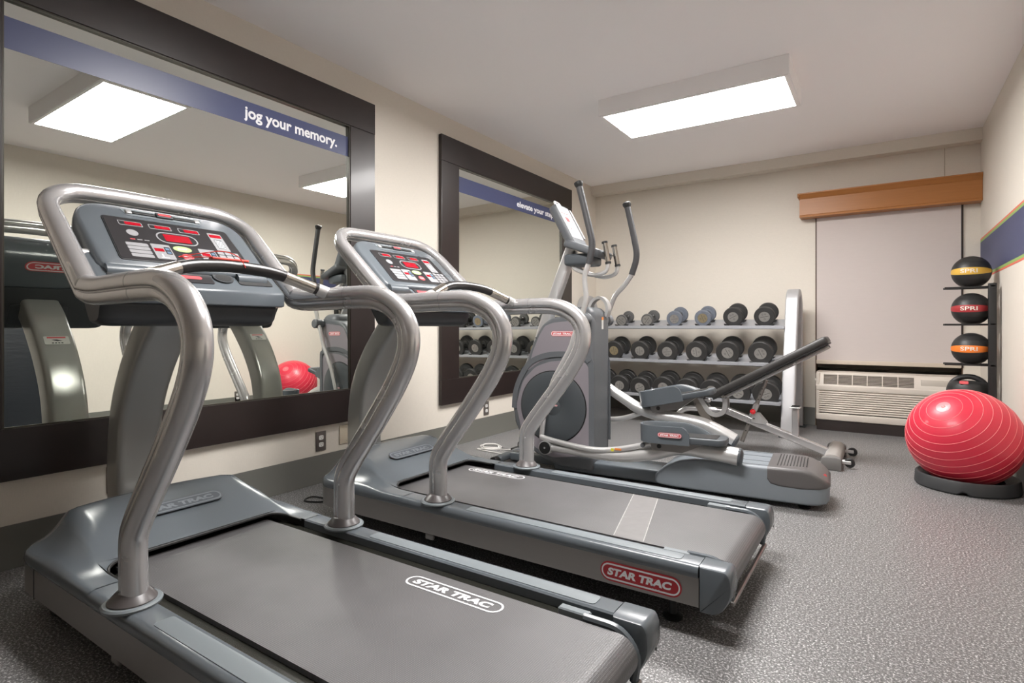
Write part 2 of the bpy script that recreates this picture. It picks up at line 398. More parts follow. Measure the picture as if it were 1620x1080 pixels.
# ------------------------------------------------------------------ wall mirrors
def mirror(name, label, y0, y1, z0, z1, iy0, iy1, iz0, iz1, band, txt):
    t = thing(name, label, 'mirror', (0.015, (y0+y1)/2, z0)); off = (-0.015, -(y0+y1)/2, -z0)
    fx = 0.032; b = MB()
    b.rbox((0.001, y0, iz1), (fx, y1, z1), 0.002, ESP, seg=1); b.rbox((0.001, y0, z0), (fx, y1, iz0), 0.002, ESP, seg=1)
    b.rbox((0.001, y0+0.001, iz0+0.0005), (fx-0.001, iy0, iz1-0.0005), 0.002, ESP, seg=1); b.rbox((0.001, iy1, iz0+0.0005), (fx-0.001, y1-0.001, iz1-0.0005), 0.002, ESP, seg=1)
    b.obj('frame', t, off)
    b = MB(); e = 0.006
    rim = mat('frame_liner', (0.05, 0.045, 0.035), 0.3, 0.3)
    b.box((0.010, iy0, iz1-e), (0.026, iy1, iz1), rim); b.box((0.010, iy0, iz0), (0.026, iy1, iz0+e), rim)
    b.box((0.010, iy0, iz0+e), (0.026, iy0+e, iz1-e), rim); b.box((0.010, iy1-e, iz0+e), (0.026, iy1, iz1-e), rim); b.obj('liner', t, off)
    b = MB(); tl_ = 0.0068*(iz1-iz0)   # the glass leans back a little at the top
    b.extr([(0.0035, iz0-0.004), (0.0200, iz0-0.004), (0.0200-tl_, iz1+0.004), (0.0035, iz1+0.004)], lambda u, v, w_: (u, w_, v), iy0-0.004, iy1+0.004, MIRROR); b.obj('mirror_glass', t, off)
    s = MB().box((0.0093, iy0+e, band[0]), (0.0112, iy1-e, band[1]), BLUE).obj('blue_band', t, off)
    b = MB(); ty0, ty1, tz0, tz1 = band[2:]
    text(b, txt, basis((0.0116, (ty0+ty1)/2, (tz0+tz1)/2), (0, 1, 0), (0, 0, 1)), ty1-ty0, tz1-tz0, WHT, 0, 0.028)
    b.obj('lettering', s)
    return t
mirror('wall_mirror', 'large wall mirror in wide dark brown frame behind the nearest treadmill, banded jog your memory', 0.49, 2.522, 0.338, 2.357, 0.683, 2.322, 0.534, 2.163, (1.974, 2.095, 1.642, 2.234, 1.990, 2.066), 'jog your memory.')
mirror('wall_mirror', 'farther wall mirror in dark brown frame behind the elliptical, banded elevate your st', 3.176, 5.268, 0.331, 2.362, 3.382, 5.062, 0.522, 2.166, (1.974, 2.096, 4.232, 4.92, 1.992, 2.062), 'elevate your step.')

# ------------------------------------------------------------------ outlets and plates
def outlet(pos, nrm, label, dark=True, blank=False, w_=0.07, h_=0.114):
    x, y, z = pos
    ux = (0, 1, 0) if nrm > 0 else (0, -1, 0)
    M = basis((0, 0, 0), ux, (0, 0, 1))
    pm = mat('bronze_plate', (0.16, 0.14, 0.13), 0.35, 0.5) if dark else mat('cream_plate', (0.62, 0.55, 0.43), 0.45)
    t = thing('wall_plate' if blank else 'power_outlet', label, 'wall plate' if blank else 'outlet', pos)
    MB().rbox((-w_/2, -h_/2, 0.0003), (w_/2, h_/2, 0.006), 0.002, pm, M).obj('cover_plate', t)
    if blank:
        b = MB()
        for s in (-1, 1): b.lathe([(0.0001, 0.0058), (0.003, 0.0058), (0.003, 0.0068), (0.0001, 0.0068)], mat('screw', (0.4, 0.36, 0.3), 0.4, 0.5), M @ Matrix.Translation((0, s*h_*0.36, 0)), 10)
        b.obj('screws', t)
    else:
        for s in (-1, 1):
            b = MB(); Mz = M @ Matrix.Translation((0, s*0.0205, 0))
            b.extr(rpoly([(-0.016, -0.013), (0.016, -0.013), (0.016, 0.013), (-0.016, 0.013)], 0.009), lambda u, v, w2: (u, v, w2), 0.005, 0.0075, mat('receptacle_white', (0.72, 0.72, 0.70), 0.4), Mz)
            for dx in (-0.006, 0.006): b.box((dx-0.001, 0, 0.0075), (dx+0.001, 0.008, 0.0078), BLK, Mz)
            b.lathe([(0.0001, 0.0075), (0.0022, 0.0075), (0.0022, 0.0079), (0.0001, 0.0079)], BLK, Mz @ Matrix.Translation((0, -0.006, 0)), 8)
            b.obj('receptacle', t)
outlet((0, 2.124, 0.245), 1, 'bronze duplex outlet on left wall, beside the cream blank plate between the treadmills')
outlet((0, 2.31, 0.258), 1, 'cream blank wall plate just right of the bronze outlet', dark=False, blank=True, w_=0.10, h_=0.115)
outlet((0, 1.065, 0.262), 1, 'bronze outlet mostly hidden behind the neck of the nearest treadmill')
outlet((0, 3.775, 0.238), 1, 'bronze duplex outlet below the far mirror, left of the elliptical')
outlet((W, 3.585, 0.17), -1, 'bronze duplex outlet on right wall, seen in the near mirror')

# ------------------------------------------------------------------ ceiling lights
EM = mat('lit_diffuser', (0.9, 0.9, 0.9), 0.5, emit=(1.0, 0.975, 0.955), estr=LAMP)
HOUS = mat('white_housing', (0.92, 0.90, 0.90), 0.5)
for (ly0, ly1), lb in zip(LAMP_Y, ['rectangular ceiling light box nearer the treadmills, seen lit in the near mirror', 'bright rectangular ceiling light box in front of the back wall']):
    cx, cy = (LAMP_X[0]+LAMP_X[1])/2, (ly0+ly1)/2; hx, hy = (LAMP_X[1]-LAMP_X[0])/2, (ly1-ly0)/2
    t = thing('ceiling_light', lb, 'ceiling light', (cx, cy, H-0.001), group='ceiling light boxes')
    b = MB(); zt, zb = 0, -0.118; e = 0.012
    b.box((-hx-0.03, -hy-0.025, zb+0.004), (-hx-0.018, hy+0.025, zt), HOUS); b.box((hx+0.018, -hy-0.025, zb+0.004), (hx+0.03, hy+0.025, zt), HOUS)
    b.box((-hx-0.018, -hy-0.025, zb+0.004), (hx+0.018, -hy-0.014, zt), HOUS); b.box((-hx-0.018, hy+0.014, zb+0.004), (hx+0.018, hy+0.025, zt), HOUS)
    b.box((-hx-0.018, -hy-0.014, zt-0.006), (hx+0.018, hy+0.014, zt), HOUS)
    b.obj('housing', t)
    b = MB(); b.box((-hx-0.022, -hy-0.02, zb), (-hx, hy+0.02, zb+0.004), HOUS); b.box((hx, -hy-0.02, zb), (hx+0.022, hy+0.02, zb+0.004), HOUS)
    b.box((-hx, -hy-0.02, zb), (hx, -hy, zb+0.004), HOUS); b.box((-hx, hy, zb), (hx, hy+0.02, zb+0.004), HOUS); b.obj('door_frame', t)
    MB().box((-hx+0.0005, -hy+0.0005, zb+0.001), (hx-0.0005, hy-0.0005, zb+0.004), EM).obj('diffuser', t)
#TREADMILL>>
# ------------------------------------------------------------------ treadmills
def lobes(r1, r2, dist, n=14):
    """outline of a big tube and a smaller one side by side with a groove; (b, d) with d toward the small tube"""
    pts = []
    a1 = math.acos(min(0.95, (dist*0.5)/r1)) if dist*0.5 < r1 else 0.4
    a1 = math.acos(dist*0.50/r1); a2 = math.acos(dist*0.36/r2); gx = 0.80*min(r1*math.sin(a1), r2*math.sin(a2)); gd = dist*0.57
    for k in range(n+1):
        a = a1 + (2*PI-2*a1)*k/n; pts.append((r1*math.sin(a), r1*math.cos(a)))
    pts.append((-gx, gd))
    for k in range(n+1):
        a = PI + a2 + (2*PI-2*a2)*k/n; pts.append((r2*math.sin(a), dist+r2*math.cos(a)))
    pts.append((gx, gd))
    return pts
def hood_h(x, y):
    """height of the motor cover above the rails"""
    u = (x-0.72)/0.36
    if x < 0.72: px = max(0.0, 1-((0.72-x)/0.125)**1.7)
    else: u = min(1, max(0, (x-0.72)/0.33)); px = 1-(u*u*(3-2*u))*0.92-0.08*u
    hw = 0.245 + 0.05*max(0, min(1, (x-0.72)/0.3))
    v = (abs(y)-hw)/0.10; v = min(1, max(0, v)); py = (1-v)**1.7
    return 0.104*px*py
def make_treadmill(label, loc, belt_logo, patch, side_logo):
    K = 1.07
    MT = Matrix.Scale(K, 4) @ Matrix.Translation((-1.5, 0, -0.0602))
    t = thing('treadmill', label, 'treadmill', loc)
    ZT, ZS, ZB = 0.258, 0.224, 0.140; HO = 0.352; X0, X1 = 0.575, 2.255
    # silver skirt: open U seen from above
    def upath(h, x0, r):
        pts = [(X1, -h)]; cx, cy = x0+r, h-r
        for k in range(13): a = k/12*PI/2; pts.append((cx-r*math.sin(a), -cy-r*math.cos(a)))
        for k in range(13): a = PI/2-k/12*PI/2; pts.append((cx-r*math.sin(a), cy+r*math.cos(a)))
        pts.append((X1, h)); return pts
    def nose(p, amt=0.09):  # front bulges toward the wall at the centre
        x, y = p
        if x < 0.9: x -= amt*max(0, 1-(abs(y)/0.30)**2)*max(0, min(1, (0.9-x)/0.3))
        return x, y
    P = [nose(p) for p in upath(HO, X0, 0.11)]
    b = MB(); rings = []
    for i, (x, y) in enumerate(P):
        a = Vector(P[max(i-1, 0)]); c = Vector(P[min(i+1, len(P)-1)]); tg = (c-a).normalized(); nr = Vector((-tg.y, tg.x))
        q = Vector((x, y)); i1 = q; i2 = q - nr*0.012
        rings.append([(i1.x, i1.y, ZS), (i1.x, i1.y, ZB+0.004), (i2.x, i2.y, ZB), (i2.x, i2.y, ZS)])
    b.loft(rings, SILV2, MT); b.obj('side_skirt', t)
    # front skirt joint lines
    b = MB()
    for s in (-1, 1): b = MB(); b.box((0.745, s*HO-0.0012, ZB), (0.748, s*HO+0.0012, ZS), DARK, MT); b.obj('skirt_seam', t)
    # chassis under the deck
    b = MB(); b.box((0.62, -0.30, 0.125), (2.25, 0.30, 0.215), BLK, MT); b.obj('deck_frame', t)
    # motor cover + rails as one shell
    b = MB(); xs = [X0+0.002, X0+0.006, X0+0.016, X0+0.03, X0+0.05, X0+0.075, X0+0.10] + [0.70+0.02*i for i in range(0, 22)]
    NJ = 40; top = []; r = 0.11
    def hw(x):
        d = x-X0
        return HO if d >= r else HO-r+math.sqrt(max(0, r*r-(r-d)**2))
    xs = sorted(set(round(x, 4) for x in xs))
    rings = []
    for x in xs:
        h = hw(x); row = [(h, ZS), (h+0.004, ZS+0.012), (h+0.001, ZS+0.024)]
        lip = 0.0
        edge = ZT - (0.02 if x < X0+0.01 else (0.01 if x < X0+0.02 else 0.0))
        cols = []
        ye = h-0.012; yc = min(0.276, ye*0.8)
        ylist = [-ye+(ye-yc)*q/9 for q in range(9)] + [-yc+2*yc*q/22 for q in range(23)] + [yc+(ye-yc)*q/9 for q in range(1, 10)]
        for yy in ylist:
            z = edge + hood_h(x, yy)
            if x > 0.985 and abs(yy) < 0.2755: z = None
            cols.append((yy, z))
        rings.append((x, h, edge, cols))
    vs = []; fs = []; idx = {}
    for i, (x, h, edge, cols) in enumerate(rings):
        pts = [(-h, ZS), (-h-0.003, ZS+0.010), (-h, edge-0.008), (-h+0.004, edge-0.002)] + cols + [(h-0.004, edge-0.002), (h, edge-0.008), (h+0.003, ZS+0.010), (h, ZS)]
        for j, (yy, z) in enumerate(pts):
            if z is None: continue
            nx, ny = nose((x, yy)) if x < 0.9 else (x, yy)
            idx[i, j] = len(vs); vs.append((nx, ny, z))
    NP = 41+8
    for i in range(len(rings)-1):
        for j in range(NP-1):
            q = [idx.get((i, j)), idx.get((i+1, j)), idx.get((i+1, j+1)), idx.get((i, j+1))]
            if None not in q: fs.append(tuple(q))
    fs.append(tuple(idx[0, j] for j in range(NP) if (0, j) in idx))
    b.add(vs, fs, GREY, MT); b.obj('motor_cover', t, ang=60)
    # throat lip above the belt
    cs_ = 0.276; ar = [(1.10, -cs_)] + [(1.045-0.06*math.sin(a), -(cs_-0.06)-0.06*math.cos(a)) for a in [PI/2*k/8 for k in range(9)]]
    lip_ = [Vector((x, y, ZT-0.003+hood_h(x, y))) for x, y in ar] + [Vector((x, -y, ZT-0.003+hood_h(x, y))) for x, y in ar[::-1]]
    b = MB(); b.tube(lip_, 0.0045, BLK, MT, seg=8); b.obj('belt_slot', t)
    for s in (-1, 1):
        b = MB(); pa = [(1.045-0.06*math.sin(a), s*((cs_-0.06)+0.06*math.cos(a)), ZT+hood_h(1.045-0.06*math.sin(a), (cs_-0.06)+0.06*math.cos(a))) for a in [PI/2*k/8 for k in range(9)]]
        b.add([(0.978, s*(cs_+0.004), ZT+hood_h(0.978, cs_+0.004))]+pa, [(0, k, k+1) for k in range(1, 9)], GREY, MT); b.obj('slot_corner', t)
    # side rails
    for s in (-1, 1):
        b = MB(); pr = [(0.278, ZT-0.030), (0.278, ZT-0.004), (0.283, ZT), (HO-0.016, ZT), (HO-0.006, ZT-0.003), (HO, ZT-0.010), (HO+0.003, ZS+0.010), (HO, ZS), (0.33, ZS)]
        b.extr(pr, lambda u, v, w_: (w_, s*u, v), 1.115, X1-0.002, GREY, MT); b.obj('side_rail', t)
        b = MB(); b.extr(rpoly([(1.42, 0.290), (2.20, 0.290), (2.20, 0.335), (1.42, 0.335)], 0.012), lambda u, v, w_: (u, s*v, w_), ZT-0.0005, ZT+0.0016, GREYL, MT, bev=0.0006); b.obj('foot_pad', t)
        b = MB(); ec = rpoly([(X1, ZB-0.01), (X1+0.055, ZB-0.008), (X1+0.088, ZB+0.05), (X1+0.085, ZT-0.02), (X1+0.075, ZT), (X1, ZT)], [0.01, 0.03, 0.03, 0.02, 0.012, 0])
        b.extr(ec, lambda u, v, w_: (u, s*w_, v), 0.266, HO+0.003, GREY, MT, bev=0.010); b.obj('end_cap', t)
        b = MB(); b.lathe([(0.0001, 0), (0.004, 0), (0.004, 0.002), (0.0001, 0.002)], BLK, MT @ basis((X1+0.0885, s*0.31, 0.19), (0, 1, 0), (0, 0, 1)), 10); b.obj('cap_screw', t)
        # roller bracket
        b = MB(); b.tube(rpath([(X1-0.06, s*0.248, 0.246), (X1+0.03, s*0.248, 0.246), (X1+0.072, s*0.248, 0.20), (X1+0.06, s*0.248, 0.14)], 0.045), 0.010, GREY, MT, seg=8); b.obj('roller_guard', t)
        b = MB(); b.rbox((X1-0.13, s*0.258-0.012, 0.232), (X1-0.05, s*0.258+0.012, 0.252), 0.003, GREYL, MT, seg=1); b.obj('belt_clip', t)
    # belt: stadium section, wraps the rear roller
    b = MB(); ZR = 0.243; rr = 0.046; xr = 2.285
    sec = [(0.97, ZR-0.008), (0.97, ZR), (xr, ZR)] + [(xr+rr*math.sin(a), ZR-rr+rr*math.cos(a)) for a in [PI*k/12 for k in range(1, 13)]] + [(1.2, ZR-2*rr)]
    b.extr(sec, lambda u, v, w_: (u, w_, v), -0.233, 0.233, BELT, MT); belt = b.obj('running_belt', t)
    b = MB()
    for s in (-1, 1): b.box((1.0, s*0.2560-0.0215, 0.212), (2.24, s*0.2560+0.0215, 0.232), mat('deck_black', (0.022, 0.022, 0.018), 0.25), MT)
    b.obj('deck_edge', t)
    b = MB(); b.rbox((2.318, -0.262, 0.128), (2.330, 0.262, 0.142), 0.003, SILV2, MT, seg=1); b.obj('rear_guard', t)
    lo = logo(MT @ basis((belt_logo[0], belt_logo[1], ZR+0.0002), (1, 0, 0), (0, 1, 0)), 0.318, 'belt_logo', belt)
    if patch:
        b = MB(); z = ZR+0.0005; pm = mat('worn_belt_strip', (0.185, 0.178, 0.178), 0.45, var=0.15, vscale=30); pl = mat('splice_line', (0.40, 0.39, 0.38), 0.6, var=0.4, vscale=60)
        b.add([(1.95, -0.228, z), (2.05, -0.228, z), (1.94, 0.228, z), (1.84, 0.228, z)], [(0, 1, 2, 3)], pm, MT)
        for x in (1.95, 2.05): b.add([(x-0.0015, -0.228, z+0.0003), (x+0.0015, -0.228, z+0.0003), (x-0.1085, 0.228, z+0.0003), (x-0.1115, 0.228, z+0.0003)], [(0, 1, 2, 3)], pl, MT)
        b.obj('belt_splice', belt)
    if side_logo:
        logo(MT @ basis((2.085, -HO-0.0008, 0.183), (1, 0, 0), (0, 0, 1)), 0.248, 'side_logo', t, bg=RED, hr=0.235)
    # hood badge
    nrm = Vector((0.33, 0, 0.944)).normalized()
    def hz(x): return ZT+hood_h(x, 0)
    M = MT @ basis((0.835, 0.005, hz(0.835)+0.003), (0, 1, 0), (-(0.1), 0, hz(0.785)-hz(0.885)))
    hb = mat('hood_badge_dark', (0.07, 0.08, 0.095), 0.45); hf = mat('hood_badge_grey', (0.17, 0.19, 0.21), 0.45)
    logo(M, 0.28, 'hood_badge', t, bg=hb, fg=hf, sh=0.0)
    # front wheels, levelling feet
    for s in (-1, 1):
        b = MB(); b.lathe([(0.0001, -0.012), (0.03, -0.012), (0.034, -0.008), (0.034, 0.008), (0.03, 0.012), (0.0001, 0.012)], BLK, MT @ basis((0.72, s*0.29, 0.0602+0.0345), (1, 0, 0), (0, 0, 1)), 24); b.obj('wheel', t)
        b = MB(); b.rbox((0.68, s*0.27-0.008, 0.09), (0.76, s*0.27+0.008, 0.135), 0.004, DARK, MT); b.obj('wheel_bracket', t)
        b = MB(); b.lathe([(0.0001, 0), (0.028, 0), (0.03, 0.006), (0.012, 0.014), (0.010, 0.075), (0.0001, 0.075)], BLK, MT @ Matrix.Translation((2.16, s*0.28, 0.0604)), 16); b.obj('levelling_foot', t)
        b = MB(); b.rbox((1.235, s*0.338-0.008, 0.118), (1.275, s*0.338+0.008, 0.142), 0.006, SILV2, MT); b.obj('tie_bracket', t)
    # neck
    b = MB(); path = cr([(0.53, 0, 0.13), (0.515, 0, 0.30), (0.515, 0, 0.48), (0.545, 0, 0.64), (0.625, 0, 0.79), (0.74, 0, 0.93), (0.80, 0, 0.985), (0.85, 0, 1.02)], 7)
    sec = rpoly([(-0.070, -0.053), (0.070, -0.053), (0.070, 0.053), (-0.070, 0.053)], 0.022, 4)
    b.prof(path, sec, (0, 1, 0), mat('neck_grey', (0.36, 0.36, 0.345), 0.28, 0.4), MT); neck = b.obj('neck', t)
    i = 30; p = path[i]; tg = (path[i+1]-path[i-1]).normalized(); fn = Vector((-tg.z, 0, tg.x))
    b = MB(); M = MT @ basis(p+fn*0.0540, (0, -1, 0), tg)
    b.extr(rpoly([(-0.045, -0.022), (0.045, -0.022), (0.045, 0.022), (-0.045, 0.022)], 0.006), lambda u, v, w_: (u, v, w_), 0, 0.001, mat('sticker_white', (0.6, 0.6, 0.58), 0.5), M)
    b.box((-0.033, 0.011, 0.001), (0.033, 0.018, 0.0014), STOPR, M)
    zz = [(-0.02, -0.004), (0.0, 0.004), (0.02, 0.002), (0.0, -0.006)]
    b.add([(u, v, 0.0014) for u, v in zz], [(0, 1, 2, 3)], DARK, M)
    for k in range(4): b.box((-0.02+0.011*k, -0.017, 0.001), (-0.013+0.011*k, -0.012, 0.0014), DARK, M)
    b.obj('warning_label', neck)
    # handrail loop
    side = [(1.275, 0.262), (1.275, 0.34), (1.277, 0.415), (1.308, 0.470), (1.370, 0.550), (1.445, 0.645), (1.518, 0.745), (1.562, 0.828), (1.570, 0.895), (1.546, 0.95), (1.495, 0.99), (1.425, 1.013), (1.33, 1.017), (1.20, 1.015), (1.08, 1.014), (1.005, 1.022)]
    sm = cr([(x, 0, z) for x, z in side], 5)
    ha = 0.315; c42, s42 = math.cos(math.radians(42)), math.sin(math.radians(42))
    base = Vector((0.94, 0, 1.078))
    def hp(s_, y): return base + Vector((-c42*s_, y, s42*s_))
    left = [Vector((p.x, -ha, p.z)) for p in sm]
    up = [hp(s_, -ha) for s_ in (0.02, 0.08, 0.15, 0.22)]
    arc = [hp(0.272+0.125*math.sin(a), -ha+0.125*(1-math.cos(a))) for a in [PI/2*k/8 for k in range(9)]]
    topm = [hp(0.397+0.004, y) for y in (-0.10, 0.0, 0.10)]
    half = left + up + arc
    full = half + topm + [Vector((p.x, -p.y, p.z)) for p in half[::-1]]
    full = full[:1] + full[1:]
    n = len(full); Dn = []
    nrm42 = Vector((-s42, 0, -c42))
    nl = len(left)
    for i in range(n):
        k = i if i < n/2 else n-1-i
        if k >= nl: Dn.append(nrm42); continue
        a = full[max(k-1, 0)]; c = full[k+1]; tg = (c-a); tg.y = 0; tg.normalize(); d = Vector((-tg.z, 0, tg.x))
        Dn.append(d)
    pf = lobes(0.0290, 0.0225, 0.0240)
    rings = []
    for i, p in enumerate(full):
        T_ = (full[min(i+1, n-1)]-full[max(i-1, 0)]).normalized(); d = Dn[i]; d = (d-T_*d.dot(T_)).normalized(); bb = T_.cross(d)
        k = min(i, n-1-i)
        f = 1.0
        e = min(1, max(0, (k-nl+1)/6)); 
        pp = [(q[0]*(1-0.10*e), (q[1]-0.0085)*(1-0.16*e)) for q in pf]
        rings.append([p+bb*q[0]+d*q[1] for q in pp])
    b = MB(); b.loft(rings, SILV, MT); b.obj('handrail', t, ang=150)
    for s in (-1, 1):
        b = MB(); b.lathe([(0.0001, 0), (0.062, 0.0), (0.064, 0.006), (0.060, 0.010)], GREYL, MT @ Matrix.Translation((1.275, s*ha, ZT-0.001)), 28); b.obj('collar_base', t)
        b = MB(); b.lathe([(0.052, 0.006), (0.052, 0.012), (0.034, 0.032), (0.030, 0.034), (0.0001, 0.034)], mat('collar_dark', (0.09, 0.08, 0.08), 0.35), MT @ Matrix.Translation((1.275, s*ha, ZT)), 28); b.obj('rail_collar', t)
        b = MB(); b.prof([Vector((1.298, s*ha, 1.017)), Vector((1.2965, s*ha, 1.017))], [(q[0]*1.008, (q[1]-0.0085)*1.008) for q in lobes(0.0290, 0.0225, 0.0240)], (0, 1, 0), DARK, MT)
        b.obj('rail_seam', t)
        b = MB(); b.tube([(0.868, s*0.255, 1.13), (0.868, s*(ha-0.02), 1.13)], 0.014, SILVL, MT, seg=12); b.obj('console_bolt', t)
    # grip bar
    gp = rpath([(1.205, -ha+0.02, 1.035), (1.165, -0.13, 1.092), (1.150, -0.02, 1.100), (1.150, 0.02, 1.100), (1.165, 0.13, 1.092), (1.205, ha-0.02, 1.035)], [0.07, 0.05, 0.05, 0.07], 6)
    b = MB(); b.tube(gp, 0.0185, mat('grip_black', (0.02, 0.018, 0.018), 0.28), MT, seg=16); grip = b.obj('grip_bar', t)
    for s in (-1, 1):
        a = Vector((1.205, s*(ha-0.02), 1.035)); c = Vector((1.165, s*0.13, 1.092))
        b = MB(); b.tube([a.lerp(c, -0.12), a.lerp(c, 0.18)], 0.0215, SILVL, MT, seg=16); b.obj('grip_socket', t)
        b = MB(); b.tube([a.lerp(c, 0.24), a.lerp(c, 0.80)], 0.0192, CHROME, MT, seg=16); b.obj('pulse_sensor', t)
    # console housing in the tilted plane: local u across, v up-slope, w out
    MC = MT @ basis(tuple(base + Vector((s42, 0, c42))*0.004), (0, 1, 0), (-c42, 0, s42))
    b = MB(); op = rpoly([(-0.262, 0.005), (0.262, 0.005), (0.262, 0.335), (-0.262, 0.335)], [0.03, 0.03, 0.11, 0.11], 8)
    rings = []
    for w_, d in ((-0.095, 0.03), (-0.088, 0.018), (-0.06, 0.006), (-0.02, 0.0), (0.004, 0.0), (0.012, 0.004), (0.016, 0.012)):
        rings.append([(u, v, w_) for u, v in inset(op, d)])
    b.loft(rings, GREY, MC); con = b.obj('console', t, ang=50)
    b = MB(); bz = rpoly([(-0.205, 0.035), (0.205, 0.035), (0.196, 0.258), (-0.196, 0.258)], 0.014, 4)
    b.extr(bz, lambda u, v, w_: (u, v, w_), 0.015, 0.0185, mat('panel_bezel', (0.02, 0.022, 0.024), 0.5), MC, bev=0.001)
    b.extr(inset(bz, 0.004), lambda u, v, w_: (u, v, w_), 0.0175, 0.0195, PANEL, MC); pan = b.obj('display_panel', t)
    z = 0.0197
    def rect(mb, x0, y0, x1, y1, m, zz=z, r=0.004): mb.extr(rpoly([(x0, y0), (x1, y0), (x1, y1), (x0, y1)], r, 3), lambda u, v, w_: (u, v, w_), zz-0.0004, zz, m, MC)
    for k, (u, v) in enumerate(((-0.155, 0.226), (-0.068, 0.225), (0.023, 0.224))):
        b = MB(); rect(b, u-0.002, v-0.012, u+0.066, v+0.012, LGREY); rect(b, u, v-0.0095, u+0.0635, v+0.0095, PANEL, z+0.0003); rect(b, u+0.016, v-0.008, u+0.062, v+0.008, REDD, z+0.0007, 0.001); b.obj('small_display', pan)
    b = MB(); rect(b, 0.118, 0.132, 0.166, 0.232, LGREY); rect(b, 0.121, 0.206, 0.163, 0.224, REDD, z+0.0004, 0.001); rect(b, 0.128, 0.144, 0.156, 0.196, mat('graph_grey', (0.13, 0.14, 0.15), 0.5), z+0.0004)
    for k in range(5): b.add([(0.130, 0.150+0.009*k, z+0.0006), (0.154, 0.146+0.009*k, z+0.0006), (0.154, 0.150+0.009*k, z+0.0006), (0.130, 0.154+0.009*k, z+0.0006)], [(0, 1, 2, 3)], WHT, MC)
    b.obj('program_display', pan)
    b = MB(); ov = stad(0.13, 0.060, 10); Mo = MC @ Matrix.Translation((0.0, 0.170, z)); ring2(b, ov, inset(ov, 0.0045), 0, LGREY, Mo)
    rect(b, -0.041, 0.151, 0.041, 0.189, REDD, z+0.0007, 0.001); b.obj('main_display', pan)
    b = MB(); b.extr(circ(0.0165, 20, -0.132, 0.176), lambda u, v, w_: (u, v, w_), z-0.001, z+0.0006, LGREY, MC); b.obj('cool_button', pan)
    b = MB()
    for k, cc in enumerate((STOPR, LGREY, LGREY)): rect(b, -0.148+0.020*k, 0.140, -0.134+0.020*k, 0.144, cc, z, 0.0005)
    b.obj('indicator_marks', pan)
    b = MB()
    for k in range(4): rect(b, -0.168, 0.052+0.0185*k, -0.106, 0.068+0.0185*k, LGREY)
    b.obj('mode_keypad', pan)
    for sx in (-1, 1):
        x0 = -0.098 if sx < 0 else 0.048
        b = MB(); rect(b, x0, 0.052, x0+0.056, 0.128, LGREY); rect(b, x0+0.004, 0.090, x0+0.032, 0.106, REDD, z+0.0004, 0.001)
        rect(b, x0+0.035, 0.078, x0+0.053, 0.116, PANEL, z+0.0004, 0.004)
        for q in (0.087, 0.105): rect(b, x0+0.038, q-0.006, x0+0.050, q+0.006, mat('arrow_blue', (0.12, 0.2, 0.3), 0.4), z+0.0007, 0.003)
        rect(b, x0+0.018, 0.060, x0+0.022, 0.078, WHT, z+0.0005, 0.001); rect(b, x0+0.012, 0.058, x0+0.036, 0.061, WHT, z+0.0005, 0.001); b.obj('arrow_keypad', pan)
    b = MB()
    for i in range(3):
        for j in range(4): rect(b, 0.112+0.026*i, 0.052+0.019*j, 0.134+0.026*i, 0.067+0.019*j, LGREY)
    b.obj('number_keypad', pan)
    b = MB(); b.extr(circ(0.029, 24, -0.005, 0.113, 0.0155), lambda u, v, w_: (u, v, w_), z-0.001, z+0.001, GREEN, MC); text(b, 'START', MC @ Matrix.Translation((-0.005, 0.113, z+0.0013)), 0.030, 0.007, WHT); b.obj('start_button', pan)
    b = MB(); b.extr(circ(0.019, 8, -0.002, 0.072, 0.0165), lambda u, v, w_: (u, v, w_), z-0.001, z+0.001, STOPR, MC); text(b, 'STOP', MC @ Matrix.Translation((-0.002, 0.072, z+0.0013)), 0.024, 0.008, WHT); b.obj('stop_button', pan)
    # reading rack slot at the top
    b = MB(); b.extr(rpoly([(-0.115, 0.278), (0.115, 0.278), (0.130, 0.312), (-0.130, 0.312)], 0.006, 3), lambda u, v, w_: (u, v, w_), 0.0155, 0.0172, GREYL, MC)
    for s in (-1, 1): b.rbox((min(s*0.028, s*0.098), 0.288, 0.0170), (max(s*0.028, s*0.098), 0.301, 0.022), 0.003, BLK, MC); b.rbox((s*0.108-0.009, 0.285, 0.017), (s*0.108+0.009, 0.303, 0.023), 0.003, SILVL, MC)
    b.rbox((-0.027, 0.284, 0.017), (0.027, 0.306, 0.025), 0.003, DARK, MC); b.extr(stad(0.042, 0.011), lambda u, v, w_: (u, v+0.295, w_), 0.0251, 0.0256, STOPR, MC); b.obj('reading_rack', con)
    # rear badge of console (faces the wall)
    MBk = MC @ basis((0.055, 0.268, -0.0955), (-1, 0, 0), (0, 1, 0))
    logo(MBk, 0.29, 'rear_logo', con, bg=STOPR)
    # tray below console
    b = MB(); tp = rpoly([(0.86, 1.01), (0.862, 1.148), (0.992, 1.046), (1.004, 1.036), (1.004, 0.988), (0.88, 0.985)], [0.02, 0.01, 0.008, 0.008, 0.006, 0.02], 4)
    b.extr(tp, lambda u, v, w_: (u, w_, v), -0.282, 0.282, GREY, MT, bev=0.012); tray = b.obj('tray', t)
    b = MB(); up_ = rpoly([(0.765, 1.105), (0.86, 1.05), (0.985, 0.99), (0.968, 0.935), (0.945, 0.922), (0.888, 0.922)], 0.012, 3)
    rings = []
    for y, d in ((-0.270, 0.015), (-0.262, 0.008), (-0.245, 0.002), (-0.22, 0), (0.22, 0), (0.245, 0.002), (0.262, 0.008), (0.270, 0.015)): rings.append([(u, y, v) for u, v in inset(up_, d)])
    b.loft(rings, DARK, MT); b.obj('underside_cover', t)
